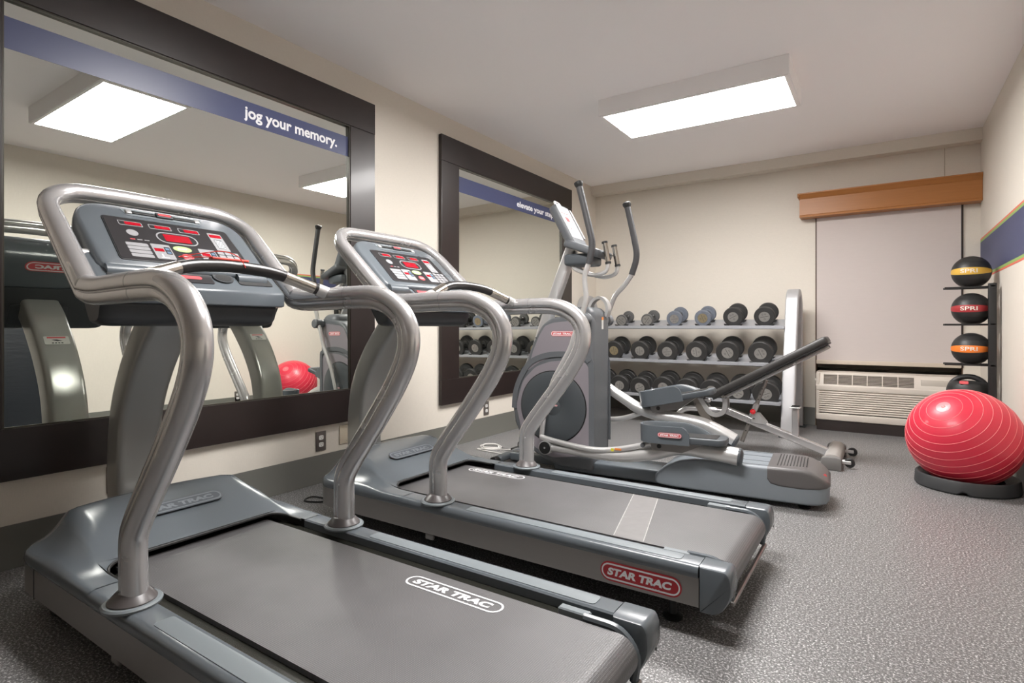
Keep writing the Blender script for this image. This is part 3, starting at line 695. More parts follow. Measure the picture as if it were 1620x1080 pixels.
    b = MB(); b.extr(rpoly([(-0.105, -0.062), (0.105, -0.062), (0.105, 0.045), (-0.105, 0.045)], 0.02, 4), lambda u, v, w_: (u, v, w_), -0.004, 0.010, DARK, MT @ basis((0.842, 0, 0.992), (0, -1, 0), (-0.548, 0, 0.836)), bev=0.003); b.obj('neck_socket', t)
    # tray fittings: cup wells, badge
    def tz(x): return 1.148-(x-0.862)*0.7846
    MTy = MT @ basis((0.940, 0, tz(0.940)+0.0005), (0, 1, 0), (-0.130, 0, 0.102))
    b = MB(); b.extr(rpoly([(-0.11, -0.050), (0.045, -0.050), (0.045, 0.035), (-0.11, 0.035)], 0.008, 3), lambda u, v, w_: (u, v, w_), 0, 0.002, PANEL, MTy); b.extr(stad(0.105, 0.017), lambda u, v, w_: (u-0.04, v-0.022, w_), 0.002, 0.0026, STOPR, MTy)
    for k in range(3): b.extr(rpoly([(-0.10+0.042*k, 0.004), (-0.065+0.042*k, 0.004), (-0.065+0.042*k, 0.028), (-0.10+0.042*k, 0.028)], 0.003, 2), lambda u, v, w_: (u, v, w_), 0.002, 0.0028, LGREY, MTy)
    b.obj('tray_panel', tray)
    for s in (-1, 1):
        b = MB(); cx_ = -0.192 if s < 0 else 0.192
        b.extr(rpoly([(cx_-0.062, -0.045), (cx_+0.062, -0.045), (cx_+0.055, 0.032), (cx_-0.055, 0.032)], 0.012, 4), lambda u, v, w_: (u, v, w_), 0.0, 0.0022, BLK, MTy)
        b.tube([(cx_-0.058, -0.006, -0.006), (cx_+0.045, -0.006, -0.006)], 0.022, GREY, MTy, seg=16); b.obj('accessory_bin', tray)
    b = MB(); b.extr(circ(0.034, 24, 0.085, -0.014, 0.028), lambda u, v, w_: (u, v, w_), 0.0, 0.005, DARK, MTy); b.extr(circ(0.026, 20, 0.085, -0.014, 0.020), lambda u, v, w_: (u, v, w_), 0.005, 0.0056, BLK, MTy)
    b.rbox((0.078, 0.002, 0.0), (0.098, 0.040, 0.010), 0.004, BLK, MTy); b.obj('key_socket', tray)
    return t, MT
t1, MT1 = make_treadmill('nearest treadmill in the foreground, with a red strip and cord on its grip bar', (2.7736-1.2736*1.07, 0.990, 0), (1.862, 0.172), False, False)
# red magnetic safety key and cord laid over the grip bar of the near treadmill
b = MB(); zk = 1.100+0.019
o_ = Vector((1.150, 0.06, zk))
redp = mat('key_red', (0.75, 0.10, 0.08), 0.35)
b.rbox((1.139, -0.062, zk-0.003), (1.161, 0.050, zk+0.004), 0.002, redp, MT1); key = b.obj('safety_key_bar', t1); key['label'] = 'red safety key strip'
b = MB(); b.tube(cr([(1.15, -0.055, zk+0.004), (1.12, -0.10, zk+0.001), (1.10, -0.125, zk+0.001), (1.12, -0.06, zk+0.018), (1.145, -0.02, zk+0.024), (1.165, 0.015, zk+0.009), (1.172, 0.032, zk-0.022)], 6), 0.0015, mat('cord_red', (0.6, 0.03, 0.02), 0.5), MT1, seg=6); b.obj('safety_cord', key)
make_treadmill('middle treadmill with red side badge and pale strip across its belt', (2.7736-1.1800*1.07, 2.0560, 0), (1.19, 0.185), True, True)
#<<TREADMILL
#ELLIPTICAL>>
# ------------------------------------------------------------------ elliptical trainer
et = thing('elliptical_trainer', 'grey elliptical trainer with tall black-gripped arms standing beyond the second treadmill', 'elliptical', (1.3215, 3.2436, 0), math.radians(4))
ME = Matrix.Scale(1.02, 4) @ Matrix.Translation((0, 0, -0.018))
def xz(y0, y1): return None
EG = mat('elliptical_grey', (0.115, 0.123, 0.133), 0.42, var=0.03)
EGD = mat('elliptical_dark_grey', (0.075, 0.085, 0.095), 0.42)
out = [(-0.03, 0.055), (-0.03, 0.965), (-0.055, 1.005), (-0.10, 1.01), (-0.20, 0.992), (-0.30, 0.972), (-0.362, 0.94), (-0.40, 0.88), (-0.445, 0.79), (-0.493, 0.667), (-0.540, 0.57), (-0.568, 0.50), (-0.578, 0.415), (-0.563, 0.31), (-0.515, 0.22), (-0.43, 0.135), (-0.33, 0.085), (-0.22, 0.06)]
out = rpoly(out, 0.03, 3)
b = MB(); f = lambda u, v, w_: (u, w_, v)
rings = []
for w_, d in ((-0.142, 0.016), (-0.139, 0.006), (-0.130, 0.0), (-0.100, 0.0), (0.100, 0.0), (0.130, 0.0), (0.139, 0.006), (0.142, 0.016)): rings.append([f(u, v, w_) for u, v in inset(out, d)])
b.loft(rings, EG, ME); shr = b.obj('flywheel_housing', et, ang=50)
for s in (-1, 1):
    up_ = rpoly([(-0.470, 0.640), (-0.425, 0.775), (-0.385, 0.865), (-0.345, 0.925), (-0.29, 0.945), (-0.075, 0.965), (-0.065, 0.72), (-0.12, 0.745), (-0.20, 0.750), (-0.30, 0.735), (-0.39, 0.695)], 0.015, 3)
    b = MB(); b.extr(up_, f, s*0.1405, s*0.1440, PURP, ME); b.obj('mauve_panel', et)
    b = MB(); lo_ = rpoly([(-0.31, 0.705), (-0.20, 0.715), (-0.08, 0.712), (-0.045, 0.66), (-0.042, 0.20), (-0.10, 0.14), (-0.30, 0.11), (-0.42, 0.165), (-0.51, 0.26), (-0.550, 0.42), (-0.50, 0.58), (-0.41, 0.67)], 0.03, 3)
    b.extr(lo_, f, s*0.1405, s*0.1435, PURP, ME); b.obj('lower_panel', et)
    b = MB(); arc_ = [(-0.115+0*0, 0)]
    rim = [(-0.562, 0.40), (-0.553, 0.50), (-0.515, 0.60), (-0.45, 0.69), (-0.36, 0.735), (-0.25, 0.752), (-0.12, 0.745), (-0.055, 0.72), (-0.036, 0.66), (-0.034, 0.20)]
    b.prof([Vector((x, s*0.143, z)) for x, z, in [tuple(q) for q in cr([Vector((a, c)) for a, c in rim], 4)]], [(-0.006, -0.017), (0.006, -0.013), (0.006, 0.013), (-0.006, 0.017)], (0, 1, 0), EG, ME); b.obj('panel_trim', et)
    b = MB(); Md = ME @ basis((-0.29, s*0.143, 0.425), (1, 0, 0), (0, 0, s*-1)) if s > 0 else ME @ basis((-0.29, s*0.143, 0.425), (1, 0, 0), (0, 0, 1))
    b.lathe([(0.0001, 0.0), (0.224, 0.0), (0.224, 0.002)], BLK, Md, 56); b.lathe([(0.0001, 0.001), (0.218, 0.001), (0.218, 0.006), (0.212, 0.009), (0.06, 0.0095), (0.056, 0.007), (0.050, 0.007), (0.046, 0.0095), (0.0001, 0.0095)], DISC, Md, 56); dsc = b.obj('crank_disc', et)
    if s < 0:
        logo(ME @ basis((-0.224, -0.1442, 0.878), (1, 0, 0), (0, 0, 1)), 0.158, 'side_logo', shr, bg=STOPR)
        logo(Md @ Matrix.Translation((0.01, 0.01, 0.0097)), 0.05, 'disc_logo', dsc, bg=STOPR)
b = MB()
for x, z in ((-0.553, 0.40), (-0.50, 0.66), (-0.41, 0.85), (-0.035, 0.36)): b.lathe([(0.0001, 0), (0.004, 0), (0.004, 0.002), (0.0001, 0.002)], BLK, ME @ basis((x, -0.1385, z), (1, 0, 0), (0, 0, 1)), 8)
b.obj('housing_screws', shr)
b = MB(); b.rbox((-0.031, 0.012, 0.905), (-0.0285, 0.040, 0.962), 0.0005, mat('sticker_white', (0.6, 0.6, 0.58)), ME, seg=1); b.rbox((-0.031, 0.012, 0.962), (-0.0285, 0.044, 0.980), 0.0005, mat('sticker_orange', (0.8, 0.25, 0.05)), ME, seg=1); b.obj('warning_label', shr)
# spine and post
b = MB(); sp = cr([(-0.225, 0, 1.41), (-0.285, 0, 1.26), (-0.348, 0, 1.10), (-0.405, 0, 0.95), (-0.455, 0, 0.80), (-0.525, 0, 0.64), (-0.588, 0, 0.50), (-0.600, 0, 0.40), (-0.590, 0, 0.30)], 5)
b.prof(sp, rpoly([(-0.036, -0.034), (0.036, -0.034), (0.036, 0.034), (-0.036, 0.034)], 0.014, 3), (0, 1, 0), SILVL, ME); b.obj('console_post', et)
b = MB(); b.prof(cr([(-0.150, 0.10, 0.98), (-0.140, 0.10, 1.035), (-0.115, 0.10, 1.085), (-0.070, 0.10, 1.105), (-0.032, 0.10, 1.078), (-0.018, 0.10, 1.03), (-0.030, 0.10, 0.985)], 5), [(-0.030, -0.009), (0.030, -0.009), (0.030, 0.009), (-0.030, 0.009)], (0, 1, 0), SILVL, ME); b.obj('top_arch', et)
b = MB(); b.rbox((-0.235, -0.1405, 0.80), (-0.0303, 0.1405, 1.042), 0.060, EG, ME, seg=6); b.obj('housing_dome', et, ang=60)
b = MB(); b.tube([(-0.065, -0.17, 0.962), (-0.065, 0.17, 0.962)], 0.030, EG, ME, seg=28)
for s in (-1, 1): b.tube([(-0.065, s*0.166, 0.962), (-0.065, s*0.170, 0.962), (-0.065, s*0.226, 0.962), (-0.065, s*0.232, 0.962)], [0.034, 0.038, 0.038, 0.032], EG, ME, seg=28)
b.obj('arm_pivot', et)
# moving arms
near = [(-0.094, 1.764), (-0.047, 1.58), (-0.003, 1.398), (-0.032, 1.288)]
nst = [(-0.032, 1.288), (-0.060, 1.215), (-0.044, 1.086), (-0.066, 1.015), (-0.075, 0.967), (-0.112, 0.900), (-0.145, 0.794), (-0.258, 0.600), (-0.318, 0.423), (-0.339, 0.247)]
far = [(0.070, 1.700), (0.107, 1.535), (0.140, 1.365), (0.101, 1.251)]
fst = [(0.101, 1.251), (0.060, 1.190), (-0.011, 1.123), (-0.056, 1.010), (-0.062, 0.967), (-0.10, 0.88), (-0.13, 0.79), (-0.15, 0.60), (-0.12, 0.45), (-0.11, 0.315)]
for s, fo, st, lb in ((-1, near, nst, 'near'), (1, far, fst, 'far')):
    y = s*0.20
    b = MB(); b.tube(rpath([(x, y, z) for x, z in fo], 0.06), 0.0195, FOAM, ME, seg=16); h = b.obj('foam_grip', et)
    x0, z0 = fo[0]; b = MB(); dr = Vector((fo[0][0]-fo[1][0], 0, fo[0][1]-fo[1][1])).normalized(); p0 = Vector((x0, y, z0))
    b.tube([p0-dr*0.02, p0-dr*0.01, p0-dr*0.004, p0+dr*0.010, p0+dr*0.016, p0+dr*0.018], [0.019, 0.023, 0.026, 0.027, 0.020, 0.008], BLK, ME, seg=20); b.obj('grip_cap', h)
    b = MB(); b.tube(rpath([(x, y, z) for x, z in st], 0.035, 5), 0.0155, SILVL, ME, seg=14); b.obj('swing_arm', et)
ny, fy = -0.205, 0.205
b = MB(); b.tube(cr([(-0.339, -0.215, 0.247), (-0.23, -0.22, 0.230), (-0.03, -0.23, 0.210), (0.10, -0.22, 0.215), (0.22, -0.215, 0.24), (0.37, -0.21, 0.283)], 5), 0.0165, SILVL, ME, seg=14); b.tube([(0.30, -0.235, 0.266), (0.30, -0.185, 0.266)], 0.013, EG, ME, seg=12); lk = b.obj('connecting_link', et)
b = MB(); b.box((0.118, -0.2365, 0.214), (0.135, -0.2355, 0.230), mat('warn_yellow', (0.7, 0.65, 0.05), 0.5), ME); b.box((0.140, -0.2365, 0.222), (0.178, -0.2355, 0.234), mat('sticker_orange', (0.8, 0.25, 0.05)), ME); b.obj('warning_sticker', lk)
b = MB(); b.tube(cr([(-0.11, 0.22, 0.315), (-0.02, 0.22, 0.318), (0.06, 0.22, 0.335), (0.165, 0.215, 0.378), (0.29, 0.21, 0.436)], 5), 0.0165, SILVL, ME, seg=14); b.obj('connecting_link', et)
def rs(n, a, c): return [a+(c-a)*i/(n-1) for i in range(n)]
pth = cr([(-0.292, ny, 0.188), (-0.15, ny, 0.184), (-0.036, ny, 0.180), (0.10, ny, 0.180), (0.216, ny, 0.190), (0.356, ny, 0.222), (0.47, ny, 0.262), (0.56, ny, 0.270), (0.68, ny, 0.262), (0.795, ny, 0.252)], 5)
b = MB(); b.tube(pth, rs(len(pth), 0.023, 0.046), SILVL, ME, seg=18); b.obj('pedal_arm', et)
pth2 = cr([(-0.22, fy, 0.60), (-0.10, fy, 0.55), (-0.013, fy, 0.495), (0.08, fy, 0.44), (0.145, fy, 0.405), (0.266, fy, 0.372), (0.42, fy, 0.352), (0.53, fy, 0.335), (0.62, fy, 0.30), (0.715, fy, 0.250)], 5)
b = MB(); b.tube(pth2, rs(len(pth2), 0.028, 0.046), SILVL, ME, seg=18); b.obj('pedal_arm', et)
for yy, (ex, ez), dx, dz in ((ny, (0.795, 0.252), 1, -0.09), (fy, (0.715, 0.250), 0.88, -0.47)):
    b = MB(); p = Vector((ex, yy, ez)); d = Vector((dx, 0, dz)).normalized()
    b.tube([p-d*0.004, p+d*0.008, p+d*0.018], [0.047, 0.044, 0.026], EGD, ME, seg=20); b.obj('arm_end_cap', et)
    b = MB(); b.rbox((ex-0.055, yy-0.012, 0.215), (ex-0.005, yy+0.012, ez-0.02), 0.004, SILVL, ME); b.add([(ex-0.043, yy-0.0128, 0.222), (ex-0.018, yy-0.0128, 0.222), (ex-0.030, yy-0.0128, 0.242)], [(0, 1, 2)], mat('warn_yellow', (0.7, 0.65, 0.05)), ME); b.obj('roller_bracket', et)
    b = MB(); Mw = ME @ basis((ex-0.03, yy+(0.03 if yy < 0 else -0.03), 0.242), (1, 0, 0), (0, 0, 1)); b.lathe([(0.0001, -0.012), (0.022, -0.012), (0.024, -0.009), (0.024, 0.009), (0.022, 0.012), (0.0001, 0.012)], BLK, Mw, 20); b.obj('track_roller', et)
for s, (x, z) in ((-1, (-0.30, 0.188)), (1, (-0.22, 0.60))):
    b = MB(); y = s*0.215; b.tube([(x, y-0.022, z), (x, y+0.022, z)], 0.042, SILVL, ME, seg=24); b.tube([(x, y+s*0.0221, z), (x, y+s*0.026, z)], 0.037, BLK, ME, seg=24); b.tube([(x, y+s*0.0262, z), (x, y+s*0.0268, z)], 0.006, LGREY, ME, seg=10)
    b.obj('crank_hub', et)
    b = MB(); b.tube([(x, s*0.152, z), (x, s*0.194, z)], 0.014, DARK, ME, seg=12); b.obj('crank_pin', et)
# pedals
def pedal(o, ang, yc, lg):
    M = ME @ Matrix.Translation(o) @ Matrix.Rotation(-ang, 4, 'Y')
    # local x forward(rear of machine) 0..0.445, y width, z up
    hw = 0.078
    base_ = rpoly([(0.0, -hw), (0.42, -hw), (0.445, -0.05), (0.445, 0.05), (0.42, hw), (0.0, hw)], [0.075, 0.02, 0.02, 0.02, 0.02, 0.075], 7)
    b = MB(); b.extr(base_, lambda u, v, w_: (u, v, w_), 0.0, 0.034, EGD, M, bev=0.008); ft = b.obj('foot_plate', et)
    # wall: rings around the front (left) part
    pts = []
    L1, L2 = 0.27, 0.40
    for x in [L1-0.001, L1-0.004, L1-0.010, L1-0.02, L1-0.032, L1-0.045, 0.18, 0.13, 0.10, 0.075]: pts.append((x, -hw-0.006))
    for k in range(1, 12): a = PI/2+PI*k/12; pts.append((0.075+0.081*math.cos(a)*1.0, -0.084*math.sin(a)))
    for x in rs(12, 0.075, L2): pts.append((x, hw+0.006))
    rings = []
    for i, (x, y) in enumerate(pts):
        a = Vector(pts[max(i-1, 0)]); c = Vector(pts[min(i+1, len(pts)-1)]); tg = (c-a).normalized(); nr = Vector((tg.y, -tg.x))*-1
        if y < 0: h = 0.026+0.062*(1 if x < L1-0.045 else math.sqrt(max(0, 1-((x-L1+0.045)/0.045)**2)))
        else: h = 0.088*(1 if x < 0.22 else max(0.15, 1-((x-0.22)/0.18)**1.5))
        if abs(y) < hw: h = 0.088
        lo2 = -0.008; q = Vector((x, y)); o1 = q-nr*0.011; i1 = q+nr*0.004
        sec = [(o1.x, o1.y, lo2+0.012), (o1.x-nr.x*0.006, o1.y-nr.y*0.006, h*0.30), (o1.x-nr.x*0.005, o1.y-nr.y*0.005, h*0.65), (o1.x, o1.y, h-0.008), (o1.x+nr.x*0.004, o1.y+nr.y*0.004, h), (i1.x, i1.y, h), (i1.x, i1.y, lo2+0.002), (o1.x+nr.x*0.008, o1.y+nr.y*0.008, lo2)]
        rings.append(sec)
    b = MB(); b.loft(rings, GREY, M); b.obj('foot_cup', et, ang=50)
    b = MB(); b.rbox((0.02, -0.055, 0.034), (0.40, 0.055, 0.037), 0.001, BLK, M, seg=1); b.obj('foot_mat', et)
    b = MB(); b.add([(0.05, -0.045, 0), (0.34, -0.045, 0), (0.22, -0.045, -0.055), (0.06, -0.045, -0.05), (0.05, 0.045, 0), (0.34, 0.045, 0), (0.22, 0.045, -0.055), (0.06, 0.045, -0.05)], [(0, 1, 2, 3), (7, 6, 5, 4), (0, 4, 5, 1), (1, 5, 6, 2), (2, 6, 7, 3), (3, 7, 4, 0)], SILV2, M)
    b.tube([(0.10, -0.047, -0.028), (0.10, -0.0455, -0.028)], 0.012, BLK, M, seg=14); b.obj('pedal_bracket', et)
    if lg: logo(M @ basis((0.17, -0.0960, 0.044), (1, 0, 0), (0, 0, 1)), 0.125, 'pedal_logo', ft, bg=STOPR)
pedal((0.295, -0.205, 0.300), math.radians(1), -0.205, True)
pedal((0.180, 0.195, 0.425), math.radians(13), 0.195, False)
# console
u_ = Vector((-0.12, 0, 0.225)).normalized(); nc = Vector((u_.z, 0, -u_.x))
MC2 = ME @ basis((-0.240, 0, 1.575), (0, 1, 0), u_)
b = MB(); cp = rpoly([(-0.105, -0.170), (0.105, -0.170), (0.105, 0.135), (-0.105, 0.135)], [0.012, 0.012, 0.03, 0.03], 5)
rings = []
for w_, d in ((-0.055, 0.022), (-0.048, 0.008), (-0.03, 0.0), (0.0, 0.0), (0.006, 0.004)): rings.append([(u, v, w_) for u, v in inset(cp, d)])
b.loft(rings, EG, MC2); cs = b.obj('console', et, ang=50)
FACE = mat('console_white', (0.38, 0.375, 0.385), 0.6)
b = MB(); b.extr(rpoly([(-0.095, -0.118), (0.085, -0.118), (0.085, 0.105), (-0.095, 0.118)], 0.006, 3), lambda u, v, w_: (u, v, w_), 0.006, 0.0075, FACE, MC2); b.extr(rpoly([(0.085, -0.11), (0.103, -0.11), (0.103, 0.10), (0.085, 0.115)], 0.006, 3), lambda u, v, w_: (u, v, w_), 0.004, 0.016, FACE, MC2); fp = b.obj('face_plate', et)
b = MB(); RDD = mat('red_window', (0.42, 0.05, 0.06), 0.3)
def r2(mb, u0, v0, u1, v1, m, z=0.0078): mb.box((u0, v0, z-0.0004), (u1, v1, z), m, MC2)
for k in range(4): b = MB(); r2(b, -0.078+0.040*k, 0.062, -0.052+0.040*k, 0.073, RDD); b.obj('small_display', fp)
b = MB(); r2(b, -0.05, 0.005, 0.005, 0.040, RDD); b.obj('main_display', fp)
b = MB(); r2(b, 0.035, 0.010, 0.055, 0.022, RDD); b.obj('small_display', fp)
b = MB(); r2(b, -0.045, -0.055, -0.030, -0.040, RDD); b.obj('small_display', fp)
b = MB(); b.extr(circ(0.015, 20, 0.02, -0.05), lambda u, v, w_: (u, v, w_), 0.0075, 0.009, WHT, MC2); b.obj('start_button', fp)
b = MB(); b.extr(circ(0.011, 20, -0.025, -0.085), lambda u, v, w_: (u, v, w_), 0.0075, 0.009, WHT, MC2); b.obj('stop_button', fp)
b = MB(); hpth = rpath([(-0.055, 0.125, -0.01), (-0.055, 0.165, -0.01), (0.015, 0.165, -0.01), (0.015, 0.125, -0.01)], 0.015, 4); b.tube(hpth, 0.007, SILVL, MC2, seg=8); b.box((-0.045, 0.135, -0.013), (0.005, 0.155, -0.008), BLK, MC2); b.obj('reading_rack', cs)
b = MB(); b.rbox((-0.30, -0.125, 1.375), (-0.055, 0.125, 1.425), 0.018, EG, ME @ Matrix.Translation((0.06, 0, 0)) @ Matrix.Translation((-0.18, 0, 1.39)) @ Matrix.Rotation(math.radians(20), 4, 'Y') @ Matrix.Translation((0.18, 0, -1.39))); b.obj('console_shelf', et)
b = MB(); b.rbox((-0.245, -0.088, 1.300), (-0.055, 0.088, 1.372), 0.018, EGD, ME @ Matrix.Translation((0.0, 0, 0))); b.obj('console_neck', et)
b = MB(); b.box((-0.15, -0.07, 1.421), (-0.03, 0.07, 1.427), DARK, ME @ Matrix.Translation((0.06, 0, -0.012)) @ Matrix.Translation((-0.18, 0, 1.39)) @ Matrix.Rotation(math.radians(20), 4, 'Y') @ Matrix.Translation((0.18, 0, -1.39))); b.obj('shelf_slot', et)
for s in (-1, 1):
    y = s*0.085
    b = MB(); b.tube(rpath([(-0.198, s*0.04, 1.34), (-0.195, s*0.05, 1.285), (-0.10, y, 1.245), (-0.03, y, 1.228), (0.040, y, 1.250), (0.048, y, 1.305)], [0.03, 0.05, 0.06, 0.04], 5), 0.0125, SILVL, ME, seg=12); b.obj('fixed_handle', et)
    b = MB(); b.tube([(0.047, y, 1.302), (0.025, y, 1.425)], 0.0155, CHROME, ME, seg=16); sn = b.obj('pulse_sensor', et)
    for q in (0, 1):
        a = Vector((0.047, y, 1.302)).lerp(Vector((0.025, y, 1.425)), q); d = Vector((-0.022, 0, 0.123)).normalized()
        b = MB(); b.tube([a-d*0.006, a+d*0.006], 0.018, BLK, ME, seg=16); b.obj('sensor_cap', sn)
# base frame
b = MB(); b.rbox((-0.30, -0.11, 0.030), (0.50, 0.11, 0.105), 0.012, GREY, ME); b.obj('base_frame', et)
b = MB(); b.rbox((-0.66, -0.04, 0.030), (-0.28, 0.04, 0.085), 0.012, GREY, ME); b.rbox((-0.715, -0.15, 0.035), (-0.655, 0.28, 0.075), 0.015, GREY, ME); b.obj('front_foot', et)
for y in (-0.175, 0.305):
    b = MB(); b.lathe([(0.0001, -0.024), (0.026, -0.024), (0.030, -0.020), (0.030, -0.002), (0.028, 0.0), (0.030, 0.002), (0.030, 0.020), (0.026, 0.024), (0.0001, 0.024)], BLK, ME @ basis((-0.69, y, 0.0485), (1, 0, 0), (0, 0, 1)), 24); b.obj('transport_wheel', et)
# rear ramp housing lofted
def sect(x, hw, z0, z1, r=0.02):
    return [(x, a, c) for a, c in rpoly([(-hw, z0), (hw, z0), (hw*0.985, z1), (-hw*0.985, z1)], [r*0.7, r*0.7, r, r], 4)]
S = [(0.335, 0.10, 0.055, 0.075), (0.345, 0.145, 0.050, 0.092), (0.37, 0.172, 0.048, 0.120), (0.42, 0.186, 0.047, 0.158), (0.48, 0.190, 0.046, 0.188), (0.56, 0.192, 0.045, 0.206), (0.66, 0.192, 0.045, 0.212), (1.00, 0.192, 0.045, 0.212), (1.10, 0.190, 0.045, 0.208), (1.15, 0.180, 0.047, 0.190), (1.185, 0.155, 0.055, 0.160), (1.20, 0.115, 0.07, 0.13)]
b = MB(); b.loft([sect(*q) for q in S], mat('ramp_grey', (0.20, 0.225, 0.25), 0.42), ME); b.obj('ramp_housing', et, ang=60)
S = [(0.925, 0.1945, 0.150, 0.2145), (0.94, 0.1955, 0.130, 0.2155), (0.98, 0.196, 0.122, 0.2165), (1.08, 0.195, 0.120, 0.2165), (1.12, 0.190, 0.122, 0.209), (1.155, 0.183, 0.125, 0.192), (1.188, 0.158, 0.13, 0.165), (1.203, 0.118, 0.135, 0.150)]
b = MB(); b.loft([sect(*q, r=0.022) for q in S], mat('taupe_plastic', (0.105, 0.098, 0.098), 0.38), ME); rc = b.obj('rear_step_cover', et, ang=60)
b = MB()
for k in range(10): b.box((0.965+0.0145*k, -0.135+0.004*k, 0.2166), (0.970+0.0145*k, 0.150-0.003*k, 0.2174), BLK, ME)
b.obj('tread_grooves', rc)
b = MB(); b.extr(stad(0.035, 0.018), lambda u, v, w_: (u, v, w_), 0, 0.002, STOPR, ME @ basis((1.178, -0.06, 0.172), (0.3, 1, 0), (-0.5, 0, 0.9))); b.obj('rear_badge', rc)
for s in (-1, 1):
    b = MB(); b.box((0.60, s*0.150-0.0015, 0.2122), (0.93, s*0.150+0.0015, 0.2130), DARK, ME); b.box((0.60, s*0.06-0.0015, 0.2122), (0.93, s*0.06+0.0015, 0.2130), DARK, ME); b.obj('track_slot', et)
    b = MB(); b.lathe([(0.0001, 0), (0.028, 0), (0.03, 0.008), (0.014, 0.013), (0.012, 0.032), (0.0001, 0.032)], BLK, ME @ Matrix.Translation((1.09, s*0.125, 0.0182)), 16); b.obj('levelling_foot', et)
#<<ELLIPTICAL
#RACK>>
# ------------------------------------------------------------------ dumbbell rack
def off(t): return tuple(-c for c in t.location)
rk = thing('dumbbell_rack', 'three-tier silver dumbbell rack standing along the back wall left of the window', 'dumbbell rack', (1.06, 5.5, 0))
RS = mat('rack_silver', (0.47, 0.47, 0.48), 0.42, 0.4); RT = mat('tray_silver', (0.40, 0.41, 0.44), 0.4, 0.5)
for xc in (0.055, 2.105):
    pth = cr([(xc, 5.165, 0.012), (xc, 5.235, 0.30), (xc, 5.305, 0.60), (xc, 5.375, 0.85), (xc, 5.435, 1.06), (xc, 5.475, 1.165), (xc, 5.55, 1.222), (xc, 5.64, 1.215), (xc, 5.705, 1.15), (xc, 5.735, 1.02), (xc, 5.76, 0.60), (xc, 5.785, 0.012)], 6)
    sc = rpoly([(-0.052, -0.032), (0.052, -0.032), (0.052, 0.032), (-0.052, 0.032)], 0.014, 3)
    b = MB(); b.prof(pth, sc, (1, 0, 0), RS); o = b.obj('end_frame', rk, off(rk), ang=40)
    b = MB(); b.rbox((xc-0.06, 5.09, 0.0), (xc+0.06, 5.21, 0.012), 0.004, DARK); b.rbox((xc-0.06, 5.73, 0.0), (xc+0.075, 5.86, 0.012), 0.004, DARK); b.obj('foot_plate', rk, off(rk))
    for z, y in ((0.92, 5.42), (0.60, 5.34), (0.29, 5.27)):
        b = MB(); b.add([(xc-0.006, y, z-0.03), (xc-0.006, y+0.33, z+0.10), (xc-0.006, y+0.33, z+0.05), (xc-0.006, y+0.02, z-0.13), (xc+0.006, y, z-0.03), (xc+0.006, y+0.33, z+0.10), (xc+0.006, y+0.33, z+0.05), (xc+0.006, y+0.02, z-0.13)], [(0, 1, 2, 3), (7, 6, 5, 4), (0, 4, 5, 1), (1, 5, 6, 2), (2, 6, 7, 3), (3, 7, 4, 0)], RS); b.obj('tray_bracket', rk, off(rk))
TIER = [(5.335, 0.905, 0.230, 'top'), (5.245, 0.580, 0.26, 'middle'), (5.12, 0.262, 0.30, 'bottom')]
tl = math.radians(13)
for yy, z, dp, nm in TIER:
    yb = yy+0.36; 
    sec = [(yy, z-0.002), (yy, z+0.024), (yy+0.004, z+0.026), (yy+0.012, z+0.014), (yy+0.15, z+0.040), (yy+0.30, z+0.074), (yy+0.31, z+0.082), (yy+0.325, z+0.084), (yy+0.326, z+0.060), (yy+0.15, z+0.018), (yy+0.02, z-0.006)]
    b = MB(); b.extr(sec, lambda u, v, w_: (w_, u, v), 0.106, 2.054, RT); b.obj('tray', rk, off(rk))
IRON = mat('dumbbell_iron', (0.06, 0.058, 0.055), 0.35, 0.6); HR = mat('dumbbell_rubber', (0.028, 0.027, 0.026), 0.55, bump=0.08, bscale=300); HB = mat('dumbbell_blue_grey', (0.13, 0.145, 0.175), 0.6, var=0.3, vscale=90)
CAP = mat('engraved_steel', (0.55, 0.53, 0.50), 0.34, 0.85); CAPB = mat('engraved_brass', (0.50, 0.42, 0.27), 0.35, 0.8); HS = mat('dumbbell_grey', (0.10, 0.10, 0.098), 0.5)
